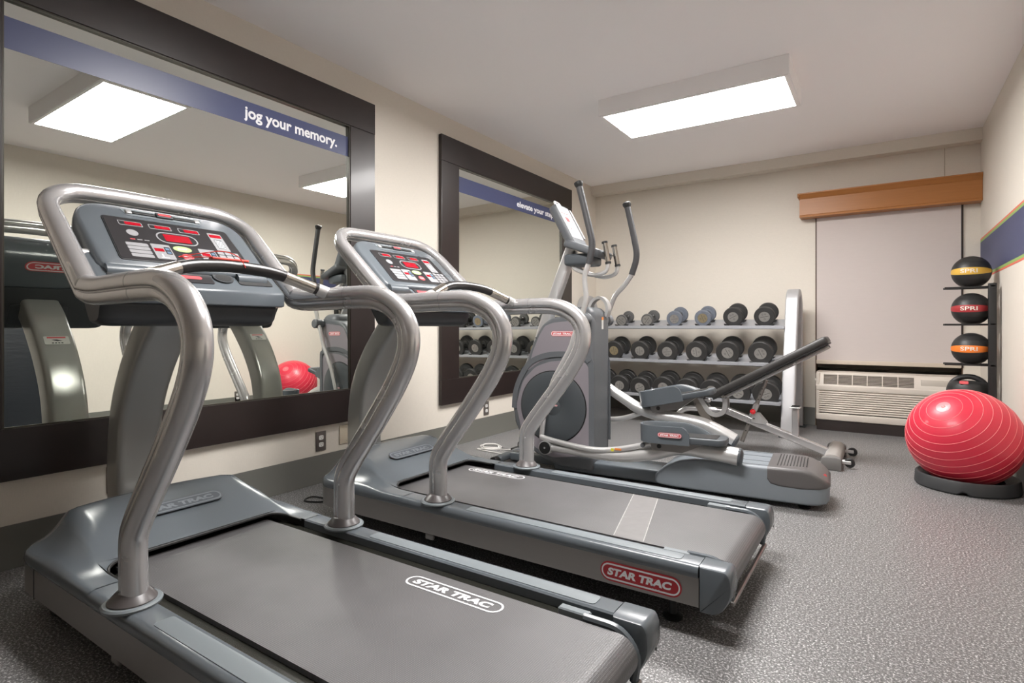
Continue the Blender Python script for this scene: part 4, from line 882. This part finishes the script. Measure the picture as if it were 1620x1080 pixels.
def dumbbell(label, grp, x, yf, zc, dia, capr, mhead=HR, mcap=CAP, spin=0.0, length=None):
    r = dia/2; Lh = 0.024+dia*0.12; gap = 0.138; Lt = 2*Lh+gap
    # local z axis = from front face to back
    ax = Vector((0, math.cos(tl), math.sin(tl)))
    t = thing('dumbbell', label, 'dumbbell', (x, yf+ax.y*Lt/2, zc+ax.z*Lt/2), 0, grp)
    B0 = basis((0, 0, 0), (1, 0, 0), (0, -math.sin(tl), math.cos(tl)))   # z = x cross y = -ax ; flip below
    M = B0
    for k in (0, 1):
        Mk = M @ Matrix.Translation((0, 0, (1 if k == 0 else -1)*(Lt/2-Lh))) @ (Matrix.Identity(4) if k == 0 else Matrix.Rotation(PI, 4, 'X'))
        b = MB(); b.lathe([(0.0001, 0.0), (r*0.55, 0.0), (r*0.60, 0.004), (r*0.80, 0.005), (r*0.93, 0.006), (r*0.985, 0.012), (r, 0.020), (r, Lh-0.010), (r*0.985, Lh-0.004), (r*0.94, Lh), (r*capr*1.05, Lh), (r*capr*1.03, Lh-0.002), (0.0001, Lh-0.002)], mhead, Mk, 36); hd = b.obj('head', t)
        b = MB(); b.lathe([(0.0001, Lh-0.002), (r*capr, Lh-0.002), (r*capr, Lh+0.0008), (0.0001, Lh+0.0008)], mcap, Mk, 28)
        Ms = Mk @ Matrix.Rotation(spin, 4, 'Z') @ Matrix.Translation((0, 0, Lh+0.001)); c = r*capr
        for s in (-1, 1):
            e = [(p[0]+s*c*0.24, p[1]-c*0.48) for p in circ(c*0.17, 14, ry=c*0.14)]; ring2(b, e, inset(e, c*0.045), 0, ENGR, Ms)
        b.add([(-c*0.75, -c*0.05, 0), (c*0.75, -c*0.05, 0), (c*0.75, c*0.03, 0), (-c*0.75, c*0.03, 0)], [(0, 1, 2, 3)], ENGR, Ms)
        e = [(p[0], p[1]+c*0.45) for p in circ(c*0.17, 12)]; ring2(b, e, inset(e, c*0.05), 0, ENGR, Ms)
        b.obj('end_cap', hd)
    b = MB(); b.lathe([(0.013, -gap/2-0.002), (0.013, -gap/2+0.012), (0.0135, -gap/4), (0.016, 0), (0.0135, gap/4), (0.013, gap/2-0.012), (0.013, gap/2+0.002)], IRON, M, 20)
    for s in (-1, 1): b.lathe([(r*0.42, s*gap/2), (r*0.42, s*(gap/2-0.008)), (r*0.3, s*(gap/2-0.012)), (0.013, s*(gap/2-0.016))], IRON, M, 24)
    b.obj('handle', t); return t, Lt, Lh
rows = [
 ('top', 5.395, [(0.262, 0.975, 0.115, 0.80, HS, CAP, 0.3), (0.533, 0.982, 0.120, 0.80, HS, CAP, -0.7), (0.805, 0.985, 0.125, 0.78, HS, CAP, 0.9), (1.079, 0.995, 0.155, 0.56, HB, CAP, 0.1), (1.349, 1.000, 0.155, 0.58, HB, CAPB, 1.9), (1.622, 1.008, 0.178, 0.52, HR, CAP, 3.6), (1.888, 1.008, 0.178, 0.52, HR, CAP, 3.3)]),
 ('middle', 5.295, [(0.217, 0.676, 0.190, 0.48, HR, CAP, 0.5), (0.493, 0.678, 0.192, 0.48, HR, CAPB, 1.6), (0.767, 0.681, 0.195, 0.48, HR, CAP, -1.6), (1.041, 0.679, 0.200, 0.48, HR, CAP, 0.1), (1.318, 0.683, 0.202, 0.48, HR, CAP, -1.5), (1.596, 0.683, 0.208, 0.49, HR, CAP, 2.0), (1.872, 0.684, 0.212, 0.48, HR, CAP, 2.0)]),
 ('bottom', 5.15, [(0.19, 0.345, 0.20, 0.5, HR, CAP, 0.2), (0.40, 0.345, 0.20, 0.5, HR, CAP, 1.2), (0.615, 0.345, 0.200, 0.46, HR, CAP, 1.3), (0.822, 0.335, 0.205, 0.46, HR, CAP, 0.4), (1.05, 0.350, 0.206, 0.46, HR, CAP, 0.2), (1.272, 0.345, 0.208, 0.46, HR, CAP, 0.9), (1.492, 0.345, 0.210, 0.46, HR, CAP, 0.0), (1.713, 0.342, 0.212, 0.46, HR, CAP, 2.8), (1.938, 0.346, 0.216, 0.46, HR, CAP, 0.4)])]
ordn = ['far right', 'second from right', 'third from right', 'fourth from right', 'fifth from right', 'sixth from right', 'seventh from right', 'eighth from right', 'ninth from right']
look = {HS: 'small thin-rimmed dumbbell', HB: 'blue-grey rimmed dumbbell', HR: 'black round dumbbell'}
for tr, yf, L in rows:
    for i, (x, z, dia, cpr, mh, mc, sp_) in enumerate(L):
        k = len(L)-1-i
        t, Lt, Lh = dumbbell('%s%s, %s on %s tier of the rack' % (look[mh], ' with brassy disc' if mc is CAPB else '', ordn[k], tr), 'dumbbells on the %s tier' % tr, x, yf, z, dia, cpr, mh, mc, sp_)
        if tr != 'bottom':
            for q in (0, 1):
                yy = yf + (Lh*0.5 if q == 0 else Lt-Lh*0.5)*math.cos(tl); zz = z + (Lh*0.5 if q == 0 else Lt-Lh*0.5)*math.sin(tl); R_ = dia/2+0.001
                pts = [(R_*math.sin(a), -R_*math.cos(a)) for a in [math.radians(-38+7.6*j) for j in range(11)]]
                hx = max(0.048, R_*0.66); pts += [(hx+0.018, -R_*0.80+0.006), (hx, -R_-0.012), (-hx, -R_-0.012), (-hx-0.018, -R_*0.80+0.006)]
                b = MB(); b.extr(pts, lambda u, v, w_: (x+u, yy+w_, zz+v), -Lh*0.5-0.016, Lh*0.35, BLK); b.obj('saddle', rk, off(rk))
# ------------------------------------------------------------------ weight bench
bn = thing('weight_bench', 'adjustable weight bench with raised black back pad, red knob and wheeled foot, before the rack', 'bench', (2.0, 4.38, 0))
YB = 4.38
def bo(b, n, p=None, ang=35): return b.obj(n, p or bn, off(bn) if not p or p is bn else None, ang=ang)
PADM = mat('black_vinyl', (0.035, 0.033, 0.032), 0.42, bump=0.1, bscale=150)
d = Vector((2.478-1.736, 0, 0.844-0.419)).normalized(); n_ = Vector((-d.z, 0, d.x))
b = MB(); Lp = 0.87; M = basis((1.728, YB, 0.392), (d.x, 0, d.z), (0, 1, 0))
M = Matrix(((d.x, 0, n_.x, 1.716), (0, 1, 0, YB), (d.z, 0, n_.z, 0.384), (0, 0, 0, 1)))
b.rbox((0, -0.125, -0.004), (Lp, 0.125, 0.050), 0.019, PADM, M); b.rbox((0.006, -0.121, -0.010), (Lp-0.006, 0.121, 0.002), 0.003, BLK, M, seg=1); bp_ = bo(b, 'back_pad')
b = MB(); b.tube([(0.55, -0.1262, 0.006), (0.55, -0.1262, 0.036)], 0.001, DARK, M, seg=6); b.rbox((0.35, -0.1255, 0.03), (0.352, 0.1255, 0.0504), 0.0008, DARK, M, seg=1); b.rbox((0.70, -0.1255, 0.03), (0.702, 0.1255, 0.0504), 0.0008, DARK, M, seg=1); b.obj('seam', bp_, off(bn))
b = MB(); b.rbox((0.06, -0.022, -0.038), (Lp-0.02, 0.022, -0.011), 0.006, SILV, M); b.box((Lp-0.0195, -0.018, -0.034), (Lp-0.017, 0.018, -0.015), BLK, M); bo(b, 'pad_rail')
b = MB(); b.tube([(0.065, -0.06, -0.012), (0.065, 0.06, -0.012)], 0.013, CHROME, M, seg=16); bo(b, 'hinge_bolt')
b = MB(); b.rbox((1.36, YB-0.13, 0.385), (1.665, YB+0.13, 0.425), 0.014, PADM); bo(b, 'seat_pad')
b = MB(); b.rbox((1.44, YB-0.02, 0.345), (1.68, YB+0.02, 0.375), 0.006, SILV); bo(b, 'seat_rail')
for s in (-1, 1):
    y = YB+s*0.034
    b = MB(); b.prof(cr([(1.598, y, 0.392), (1.640, y, 0.325), (1.675, y, 0.275), (1.725, y, 0.258), (1.775, y, 0.283), (1.790, y, 0.335), (1.786, y, 0.385)], 6), [(-0.004, -0.017), (0.004, -0.017), (0.004, 0.017), (-0.004, 0.017)], (0, 1, 0), SILVL); bo(b, 'hinge_plate')
    b = MB(); b.extr(rpoly([(1.545, 0.372), (1.60, 0.372), (1.70, 0.205), (1.665, 0.185), (1.60, 0.25)], 0.012, 3), lambda u, v, w_: (u, w_, v), YB+s*0.030, YB+s*0.0265, mat('bracket_bronze', (0.30, 0.27, 0.24), 0.35, 0.6)); b.tube([(1.675, YB+s*0.0301, 0.215), (1.675, YB+s*0.036, 0.215)], 0.007, CHROME, seg=10); b.tube([(1.57, YB+s*0.0301, 0.325), (1.57, YB+s*0.036, 0.325)], 0.007, CHROME, seg=10); bo(b, 'adjustment_plate')
b = MB(); b.tube(cr([(1.36, YB, 0.060), (1.40, YB, 0.17), (1.445, YB, 0.252), (1.50, YB, 0.284), (1.58, YB, 0.290), (1.70, YB, 0.289), (1.815, YB, 0.286)], 5), 0.023, SILV, seg=16); bo(b, 'front_tube')
b = MB(); b.rbox((1.33, YB-0.20, 0.0), (1.39, YB+0.20, 0.05), 0.012, SILV); bo(b, 'front_foot')
a = Vector((1.800, YB, 0.292)); c = Vector((2.455, YB, 0.062)); dd = (c-a).normalized(); nn = Vector((-dd.z, 0, dd.x))
b = MB(); b.prof([a, c], rpoly([(-0.026, -0.027), (0.026, -0.027), (0.026, 0.027), (-0.026, 0.027)], 0.012, 4), (0, 1, 0), SILV); mt = bo(b, 'main_tube')
b = MB(); b.box((-0.002, -0.006, 0), (0.09, 0.006, 0.001), BLK, Matrix(((dd.x, 0, nn.x, 1.835+nn.x*0.0272), (0, 1, 0, YB), (dd.z, 0, nn.z, 0.280+nn.z*0.0272), (0, 0, 0, 1)))); b.obj('tube_slot', mt, off(bn))
b = MB(); b.box((0, -0.0268, -0.004), (0.16, -0.0262, 0.004), mat('sticker_coral', (0.65, 0.2, 0.18), 0.5), Matrix(((dd.x, 0, nn.x, 2.27+nn.x*0.018), (0, 1, 0, YB), (dd.z, 0, nn.z, 0.127+nn.z*0.018), (0, 0, 0, 1)))); b.obj('warning_strip', mt, off(bn))
st0, st1 = Vector((2.067, YB, 0.535)), Vector((1.903, YB, 0.075)); sd = (st1-st0).normalized()
b = MB(); b.tube([st0, st1], 0.0150, mat('strut_steel', (0.32, 0.30, 0.28), 0.3, 0.8), seg=12)
for k in range(6): p = st0.lerp(st1, 0.14+0.085*k if k < 3 else 0.62+0.1*(k-3)); b.tube([p+Vector((0, -0.0156, 0)), p+Vector((0, -0.0146, 0))], 0.0045, BLK, seg=8)
bo(b, 'telescopic_strut')
b = MB(); b.tube([st0.lerp(st1, 0.38), st0.lerp(st1, 0.585)], 0.0215, SILV, seg=16); bo(b, 'strut_sleeve')
kb = st0.lerp(st1, 0.50)+Vector((0, -0.045, 0))
b = MB(); b.tube([kb+Vector((0, 0.027, 0)), kb], 0.005, CHROME, seg=8); b.lathe([(0.0001, -0.020), (0.008, -0.0185), (0.015, -0.0135), (0.0195, -0.005), (0.020, 0.002), (0.0175, 0.010), (0.011, 0.0168), (0.0001, 0.020)], mat('knob_red', (0.72, 0.01, 0.02), 0.18, coat=0.4), Matrix.Translation(kb), 20); o = bo(b, 'adjustment_knob'); o['label'] = 'glossy red ball knob'
b = MB(); b.extr(rpoly([(1.975, 0.225), (2.075, 0.215), (2.075, 0.23), (2.02, 0.295), (1.975, 0.29)], 0.008, 3), lambda u, v, w_: (u, w_, v), YB-0.032, YB-0.028, SILVL); b.extr(rpoly([(1.975, 0.225), (2.075, 0.215), (2.075, 0.23), (2.02, 0.295), (1.975, 0.29)], 0.008, 3), lambda u, v, w_: (u, w_, v), YB+0.028, YB+0.032, SILVL); b.tube([(1.99, YB-0.036, 0.255), (1.99, YB+0.036, 0.255)], 0.007, CHROME, seg=10); bo(b, 'strut_bracket')
b = MB(); b.rbox((2.236, YB-0.024, 0.125), (2.280, YB+0.024, 0.348), 0.007, SILV); bo(b, 'rest_post')
b = MB(); b.rbox((2.225, YB-0.05, 0.349), (2.291, YB+0.05, 0.357), 0.002, SILVL, seg=1); b.rbox((2.232, YB-0.035, 0.3565), (2.284, YB-0.020, 0.363), 0.002, BLK, seg=1); b.rbox((2.232, YB+0.020, 0.3565), (2.284, YB+0.035, 0.363), 0.002, BLK, seg=1); bo(b, 'post_plate')
b = MB(); b.extr(rpoly([(2.445, 0.012), (2.545, 0.012), (2.545, 0.075), (2.52, 0.098), (2.47, 0.098), (2.445, 0.07)], 0.012, 3), lambda u, v, w_: (u, w_, v), YB-0.235, YB+0.26, mat('foot_silver', (0.42, 0.40, 0.38), 0.42, 0.4), bev=0.006); bo(b, 'rear_foot')
for s in (-1, 1):
    y0_, y1_ = sorted((YB+s*0.215, YB+s*0.275)); b = MB(); b.extr(rpoly([(2.437, 0.001), (2.553, 0.001), (2.553, 0.075), (2.528, 0.085), (2.462, 0.085), (2.437, 0.075)], 0.012, 3), lambda u, v, w_: (u, w_, v), y0_, y1_, mat('foot_boot', (0.17, 0.165, 0.16), 0.6), bev=0.006); bo(b, 'rubber_boot')
    y = YB-0.16 if s < 0 else YB+0.225
    b = MB(); b.lathe([(0.0001, -0.011), (0.026, -0.011), (0.030, -0.007), (0.030, 0.007), (0.026, 0.011), (0.0001, 0.011)], BLK, basis((2.592, y, 0.038), (1, 0, 0), (0, 0, 1)), 24); b.lathe([(0.0001, -0.0125), (0.010, -0.0125), (0.010, 0.0125), (0.0001, 0.0125)], LGREY, basis((2.592, y, 0.038), (1, 0, 0), (0, 0, 1)), 16); wl = bo(b, 'transport_wheel')
    b = MB(); b.rbox((2.535, y-0.018, 0.030), (2.600, y-0.013, 0.052), 0.002, SILVL, seg=1); b.rbox((2.535, y+0.013, 0.030), (2.600, y+0.018, 0.052), 0.002, SILVL, seg=1); bo(b, 'wheel_fork')
#<<RACK
#REST>>
# ------------------------------------------------------------------ wall air conditioner
ac = thing('air_conditioner', 'cream through-wall air conditioner with louvred front below the window shade', 'air conditioner', (2.79, 5.78, 0))
ACM = mat('ac_cream', (0.66, 0.60, 0.53), 0.45); ACD = mat('ac_case_dark', (0.10, 0.085, 0.07), 0.7)
ax0, ax1, ay, az0, az1 = 2.268, 3.300, 5.680, 0.092, 0.515
o_ = off(ac)
b = MB(); b.box((ax0+0.03, ay+0.05, az0+0.01), (ax1-0.03, D+0.33, az1-0.02), ACD); b.obj('inner_case', ac, o_)  # dark brown inner case behind the louvres, one even colour
b = MB(); b.box((ax0+0.006, ay+0.012, 0.0), (ax1-0.006, D+0.30, az0-0.001), mat('ac_base_dark', (0.03, 0.022, 0.02), 0.5)); b.obj('base_skirt', ac, o_)
b = MB()
b.rbox((ax0, ay, az0), (ax1, ay+0.05, az0+0.060), 0.010, ACM)                    # lower lip
b.rbox((ax0, ay, 0.352), (ax1, ay+0.05, 0.405), 0.010, ACM)                    # belt between grilles
b.rbox((ax0, ay+0.004, az0+0.01), (ax0+0.030, D-0.002, az1-0.006), 0.010, ACM); b.rbox((ax1-0.030, ay+0.004, az0+0.01), (ax1, D-0.002, az1-0.006), 0.010, ACM)
b.obj('front_cover', ac, o_)
# sloping top with discharge grille
sl = [(ay+0.002, 0.395), (ay+0.018, 0.455), (ay+0.055, 0.512), (ay+0.075, 0.516), (ay+0.085, 0.505), (ay+0.068, 0.500), (ay+0.034, 0.450), (ay+0.018, 0.395)]
b = MB(); b.extr(sl, lambda u, v, w_: (w_, u, v), ax0, ax0+0.060, ACM); b.extr(sl, lambda u, v, w_: (w_, u, v), 2.985, ax1, ACM)
top_ = [(ay+0.044, 0.496), (ay+0.055, 0.512), (ay+0.075, 0.516), (D-0.002, 0.516), (D-0.002, 0.504), (ay+0.058, 0.500)]
b.extr(top_, lambda u, v, w_: (w_, u, v), ax0, ax1, ACM); b.extr([(ay+0.002, 0.395), (ay+0.006, 0.412), (ay+0.018, 0.412), (ay+0.016, 0.395)], lambda u, v, w_: (w_, u, v), ax0+0.06, 2.985, ACM); b.obj('top_cover', ac, o_)
for k in range(10):
    z = 0.1605+0.0192*k
    b = MB(); b.extr([(ay+0.004, z), (ay+0.001, z+0.006), (ay+0.006, z+0.0125), (ay+0.022, z+0.018), (ay+0.026, z+0.014), (ay+0.016, z+0.002)], lambda u, v, w_: (w_, u, v), ax0+0.028, ax1-0.028, ACM); b.obj('intake_louver', ac, o_)
for k in range(7):
    q = 0.10+0.8*k/6; y = ay+0.006+q*0.040; z = 0.412+q*0.088
    b = MB(); b.box((ax0+0.058, y, z-0.0018), (2.987, y+0.012, z+0.0018), ACM); b.obj('discharge_slat', ac, o_)
for k in range(1, 6):
    x = ax0+0.060+(2.985-ax0-0.060)*k/6
    b = MB(); b.add([(x-0.003, ay+0.003, 0.412), (x+0.003, ay+0.003, 0.412), (x+0.003, ay+0.044, 0.500), (x-0.003, ay+0.044, 0.500), (x-0.003, ay+0.014, 0.412), (x+0.003, ay+0.014, 0.412), (x+0.003, ay+0.054, 0.500), (x-0.003, ay+0.054, 0.500)], [(0, 1, 2, 3), (7, 6, 5, 4), (0, 4, 5, 1), (2, 6, 7, 3), (1, 5, 6, 2), (3, 7, 4, 0)], ACM); b.obj('slat_divider', ac, o_)
b = MB(); b.rbox((3.03, ay+0.012, 0.43), (3.21, ay+0.05, 0.485), 0.004, mat('ac_door', (0.60, 0.545, 0.48), 0.45)); b.obj('control_door', ac, o_)
b = MB(); b.tube([(ax0-0.010, ay+0.05, 0.44), (ax0+0.005, ay+0.05, 0.44)], 0.016, ACM, seg=16); b.obj('side_knob', ac, o_)

# ------------------------------------------------------------------ medicine ball tree
mt_ = thing('medicine_ball_rack', 'slim black upright rack holding the medicine balls in the back right corner', 'ball rack', (3.30, 5.05, 0)); o_ = off(mt_)
b = MB(); b.rbox((3.366, 4.925, 0.03), (3.408, 4.968, 1.215), 0.003, BLK); b.obj('post', mt_, o_)
b = MB(); b.rbox((3.17, 4.90, 0.0), (3.41, 5.20, 0.03), 0.006, BLK); b.obj('base_plate', mt_, o_)
CB = (3.287, 5.06)
zs = [1.303, 1.044, 0.764]
for k, z in enumerate(zs+[0.462]):
    rb = 0.113 if k < 3 else 0.125; za = z-math.sqrt(rb**2-0.055**2)-0.007
    b = MB()
    for s in (-1, 1): b.rbox((3.135, CB[1]+s*0.055-0.010, za-0.010), (3.388, CB[1]+s*0.055+0.010, za+0.003), 0.001, BLK, seg=1)
    b.rbox((3.376, CB[1]-0.135, za-0.006), (3.400, CB[1]+0.065, za+0.004), 0.001, BLK, seg=1); b.obj('cradle_arm', mt_, o_)
b = MB(); b.rbox((3.372, 5.01, 0.03), (3.384, 5.022, 1.205), 0.001, BLK); b.obj('rear_rod', mt_, o_)
MR = mat('medicine_ball_rubber', (0.022, 0.022, 0.022), 0.45, bump=0.15, bscale=200)
def sph(mb, r, m, M=None, n=40, k=24): mb.lathe([(max(0.0001, r*math.sin(PI*i/k)), -r*math.cos(PI*i/k)) for i in range(k+1)], m, M, n)
for z, nm, cc, tx in ((zs[0], 'yellow', (0.66, 0.40, 0.06), 1), (zs[1], 'dark red', (0.36, 0.03, 0.035), 1), (zs[2], 'orange', (0.85, 0.22, 0.03), 1)):
    r = 0.113
    t = thing('medicine_ball', 'black medicine ball with %s band lettered SPRI, %s on the upright rack' % (nm, {'yellow': 'topmost', 'dark red': 'second down', 'orange': 'third down'}[nm]), 'medicine ball', (CB[0], CB[1], z), math.radians(-14), group='medicine balls on the upright rack')
    b = MB(); sph(b, r, MR)
    b.obj('ball', t)
    cm = mat('band_'+nm.replace(' ', '_'), cc, 0.45)
    for fa in (-PI/2, PI/2):
        b = MB(); rows_ = []
        for j in range(9):
            row = []
            for i in range(41):
                a = math.radians(-82+164*i/40); hh = 0.36*math.cos(a)**0.55*(-1+2*j/8)*0.62 + 0.02
                row.append((r*1.006*math.cos(hh)*math.cos(fa+a), r*1.006*math.cos(hh)*math.sin(fa+a), r*1.006*math.sin(hh)))
            rows_.append(row)
        b.loft(rows_, cm, closed=False); bd = b.obj('colour_band', t)
    v, f_, x0, x1, y0, y1 = text_geo('SPRI', 0.012)
    vv = []
    for q in v:
        a = ((q[0]-x0)/(x1-x0)-0.5)*0.84+0.03; hh = ((q[1]-y0)/(y1-y0)-0.5)*0.24+0.03
        vv.append((r*1.020*math.cos(hh)*math.cos(-PI/2+a), r*1.020*math.cos(hh)*math.sin(-PI/2+a), r*1.020*math.sin(hh)))
    MB().add(vv, f_, mat('ball_print', (0.75, 0.70, 0.62), 0.5)).obj('lettering', bd)
    b = MB()
    for hh in (0.62, -0.55, 1.0, -0.9):
        rr_ = r*1.002*math.cos(hh); zz_ = r*1.002*math.sin(hh); b.tube([(rr_*math.cos(2*PI*i/40), rr_*math.sin(2*PI*i/40), zz_) for i in range(41)], 0.0008, BLK, seg=4, caps=False)
    b.obj('seam', t)
# dual-grip ball
t = thing('grip_ball', 'black medicine ball with moulded top handle, lowest on the upright rack behind the red ball', 'medicine ball', (CB[0]-0.015, CB[1], 0.462), math.radians(-8), group='medicine balls on the upright rack')
bm = bmesh.new(); bmesh.ops.create_uvsphere(bm, u_segments=40, v_segments=24, radius=0.125)
for v in bm.verts:
    if v.co.z > 0.066: v.co.z = 0.066+(v.co.z-0.066)*0.22
b = MB(); b.bm(bm, MR); b.obj('ball', t, ang=60)
b = MB(); b.tube([(0.107*math.cos(a), 0, 0.107*math.sin(a)) for a in [math.radians(28+6.2*i) for i in range(21)]], 0.0185, MR, seg=16); b.obj('handle', t)
b = MB(); b.extr(rpoly([(-0.03, -0.012), (0.02, -0.012), (0.02, 0.012), (-0.03, 0.012)], 0.008, 3), lambda u, v, w_: (u, v, w_), 0, 0.003, STOPR, basis((-0.015, -0.104, 0.070), (1, 0, 0), (0, 0.6, 0.8))); b.obj('badge', t)

# ------------------------------------------------------------------ stability ball and its ring
BC = Vector((3.156, 4.115, 0.283)); BR = 0.275
t = thing('stability_ball', 'large red ridged exercise ball resting in a black ring by the right wall', 'exercise ball', tuple(BC))
cpos = Vector((2.7736, 0, 0.92)); yaw = math.radians(33.634)
ry_ = Vector((-math.sin(yaw), math.cos(yaw), 0))+Vector((math.cos(yaw), math.sin(yaw), 0))*(1492-810)/FOC+Vector((0, 0, 1))*(516.7-643)/FOC
ry_.normalize(); oc = cpos-BC; bq = oc.dot(ry_); tt = -bq-math.sqrt(bq*bq-(oc.dot(oc)-BR*BR)); pole = (cpos+ry_*tt-BC).normalized()
Mp = basis((0, 0, 0), pole.orthogonal(), pole.cross(pole.orthogonal()))
BM = mat('ball_red', (0.60, 0.025, 0.055), 0.40, coat=0.1); BL = mat('ball_ridge', (0.78, 0.22, 0.22), 0.4); BP = mat('ball_cap_pink', (0.78, 0.16, 0.18), 0.32)
k = 96; b = MB(); b.lathe([(max(0.0001, BR*math.sin(PI*i/k)), -BR*math.cos(PI*i/k)) for i in range(k+1)], BM, Mp, 96); b.obj('ball', t, ang=80)
b = MB()
for i in range(1, 20):
    a = math.radians(9+9.2*i); 
    if a > math.radians(172): break
    rr_ = (BR+0.0004)*math.sin(a); zz_ = (BR+0.0004)*math.cos(a)
    rings = []
    for j in range(97):
        ph = 2*PI*j/96; cx_, sx_ = math.cos(ph), math.sin(ph); n2 = (math.sin(a), math.cos(a)); t2 = (math.cos(a), -math.sin(a)); ring = []
        for (tq, nq) in ((-0.0011, -0.0006), (-0.0005, 0.0008), (0.0005, 0.0008), (0.0011, -0.0006)):
            rad = rr_+n2[0]*nq+t2[0]*tq; zz2 = zz_+n2[1]*nq+t2[1]*tq; ring.append((rad*cx_, rad*sx_, zz2))
        rings.append(ring)
    b = MB(); b.loft(rings, BL, Mp, closed=True, caps=False); b.obj('ridge', t, ang=80)
b = MB(); aa = math.radians(7.2)
b.lathe([((BR+0.0007)*math.sin(aa*i/6)+0.0001, (BR+0.0007)*math.cos(aa*i/6)) for i in range(7)], BP, Mp, 36); cap_ = b.obj('end_cap', t, ang=80)
b = MB(); b.lathe([(0.0001, BR+0.0025), (0.005, BR+0.0025), (0.0062, BR+0.0008), (0.009, BR+0.0008), (0.0095, BR+0.0016), (0.0105, BR+0.0008)], BL, Mp, 20); b.obj('valve_plug', cap_)
o = MB(); RG = mat('ring_charcoal', (0.035, 0.036, 0.038), 0.5)
pr = [(0.160, 0.001), (0.236, 0.001), (0.242, 0.010), (0.238, 0.068), (0.233, 0.075), (0.226, 0.075), (0.220, 0.070), (0.172, 0.050)]
rings = []
for j in range(72):
    ph = 2*PI*j/72; rings.append([(r_*math.cos(ph), r_*math.sin(ph), z_ + (0.016 if (z_ < 0.012 and j in (52, 53)) else 0)) for r_, z_ in pr])
o.loft(rings, RG, loop=True)
rg = o.obj('ball_ring', None, (BC.x+0.012, BC.y-0.0, 0)); rg.data.name = 'ball_ring'
rg.location = (3.168, 4.115, 0)
tag(rg, 'low black plastic ring base on the floor under the large red exercise ball', 'ball stand')

# ------------------------------------------------------------------ folded mat at the right wall (seen in the near mirror)
VIN = mat('quilted_vinyl', (0.016, 0.019, 0.024), 0.38, bump=0.9, bscale=9, stretch=(1, 1, 5))
tm = thing('exercise_mat', 'tall folded black vinyl mat leaning on the right wall, reflected left in the near mirror', 'exercise mat', (3.36, 1.50, 0)); o_ = off(tm)
for k in range(3):
    b = MB(); b.rbox((3.290+0.042*k, 1.20, 0.001), (3.330+0.042*k, 1.80, 1.02), 0.014, VIN); b.obj('mat_fold', tm, o_)

# ------------------------------------------------------------------ cords on the floor
wc = mat('cord_white', (0.70, 0.68, 0.65), 0.5)
def cable(name, label, cat, pts, r, m, n=8):
    b = MB(); b.tube(cr(pts, n), r, m, seg=8); o = b.obj(name); return tag(o, label, cat)
cable('extension_cord', 'white cord coiled on the floor near the far outlet, left of the elliptical', 'cord', [(0.50, 3.46, 0.006), (0.40, 3.43, 0.006), (0.30, 3.36, 0.008), (0.20, 3.44, 0.010), (0.26, 3.53, 0.012), (0.38, 3.45, 0.014), (0.28, 3.38, 0.016), (0.22, 3.46, 0.018), (0.30, 3.51, 0.016), (0.36, 3.42, 0.010), (0.24, 3.34, 0.006), (0.45, 3.31, 0.006), (0.60, 3.29, 0.006)], 0.0045, wc)
cable('tied_cable', 'thin black cord tied in a bow hanging beside the elliptical front, left of its disc', 'cord', [(0.665, 3.50, 0.16), (0.62, 3.49, 0.10), (0.575, 3.47, 0.055), (0.54, 3.45, 0.03), (0.55, 3.43, 0.075), (0.575, 3.46, 0.06), (0.60, 3.46, 0.02), (0.61, 3.44, 0.045), (0.575, 3.45, 0.065), (0.52, 3.44, 0.006), (0.42, 3.46, 0.006), (0.33, 3.47, 0.006)], 0.004, BLK)
b = MB(); b.rbox((0.49, 3.41, 0.001), (0.60, 3.49, 0.030), 0.006, BLK); b.tube([(0.49, 3.45, 0.015), (0.475, 3.45, 0.013)], 0.006, BLK, seg=8)
tag(b.obj('power_adapter'), 'black power adapter block on the floor beside the coiled white cord', 'power adapter')
cable('cable_loop', 'black cord loop on the floor in front of the second treadmill nose', 'cord', [(0.36, 1.93, 0.006), (0.32, 1.87, 0.006), (0.24, 1.84, 0.006), (0.22, 1.90, 0.008), (0.30, 1.93, 0.006), (0.42, 1.95, 0.012), (0.50, 1.98, 0.06)], 0.0045, BLK)
#<<REST
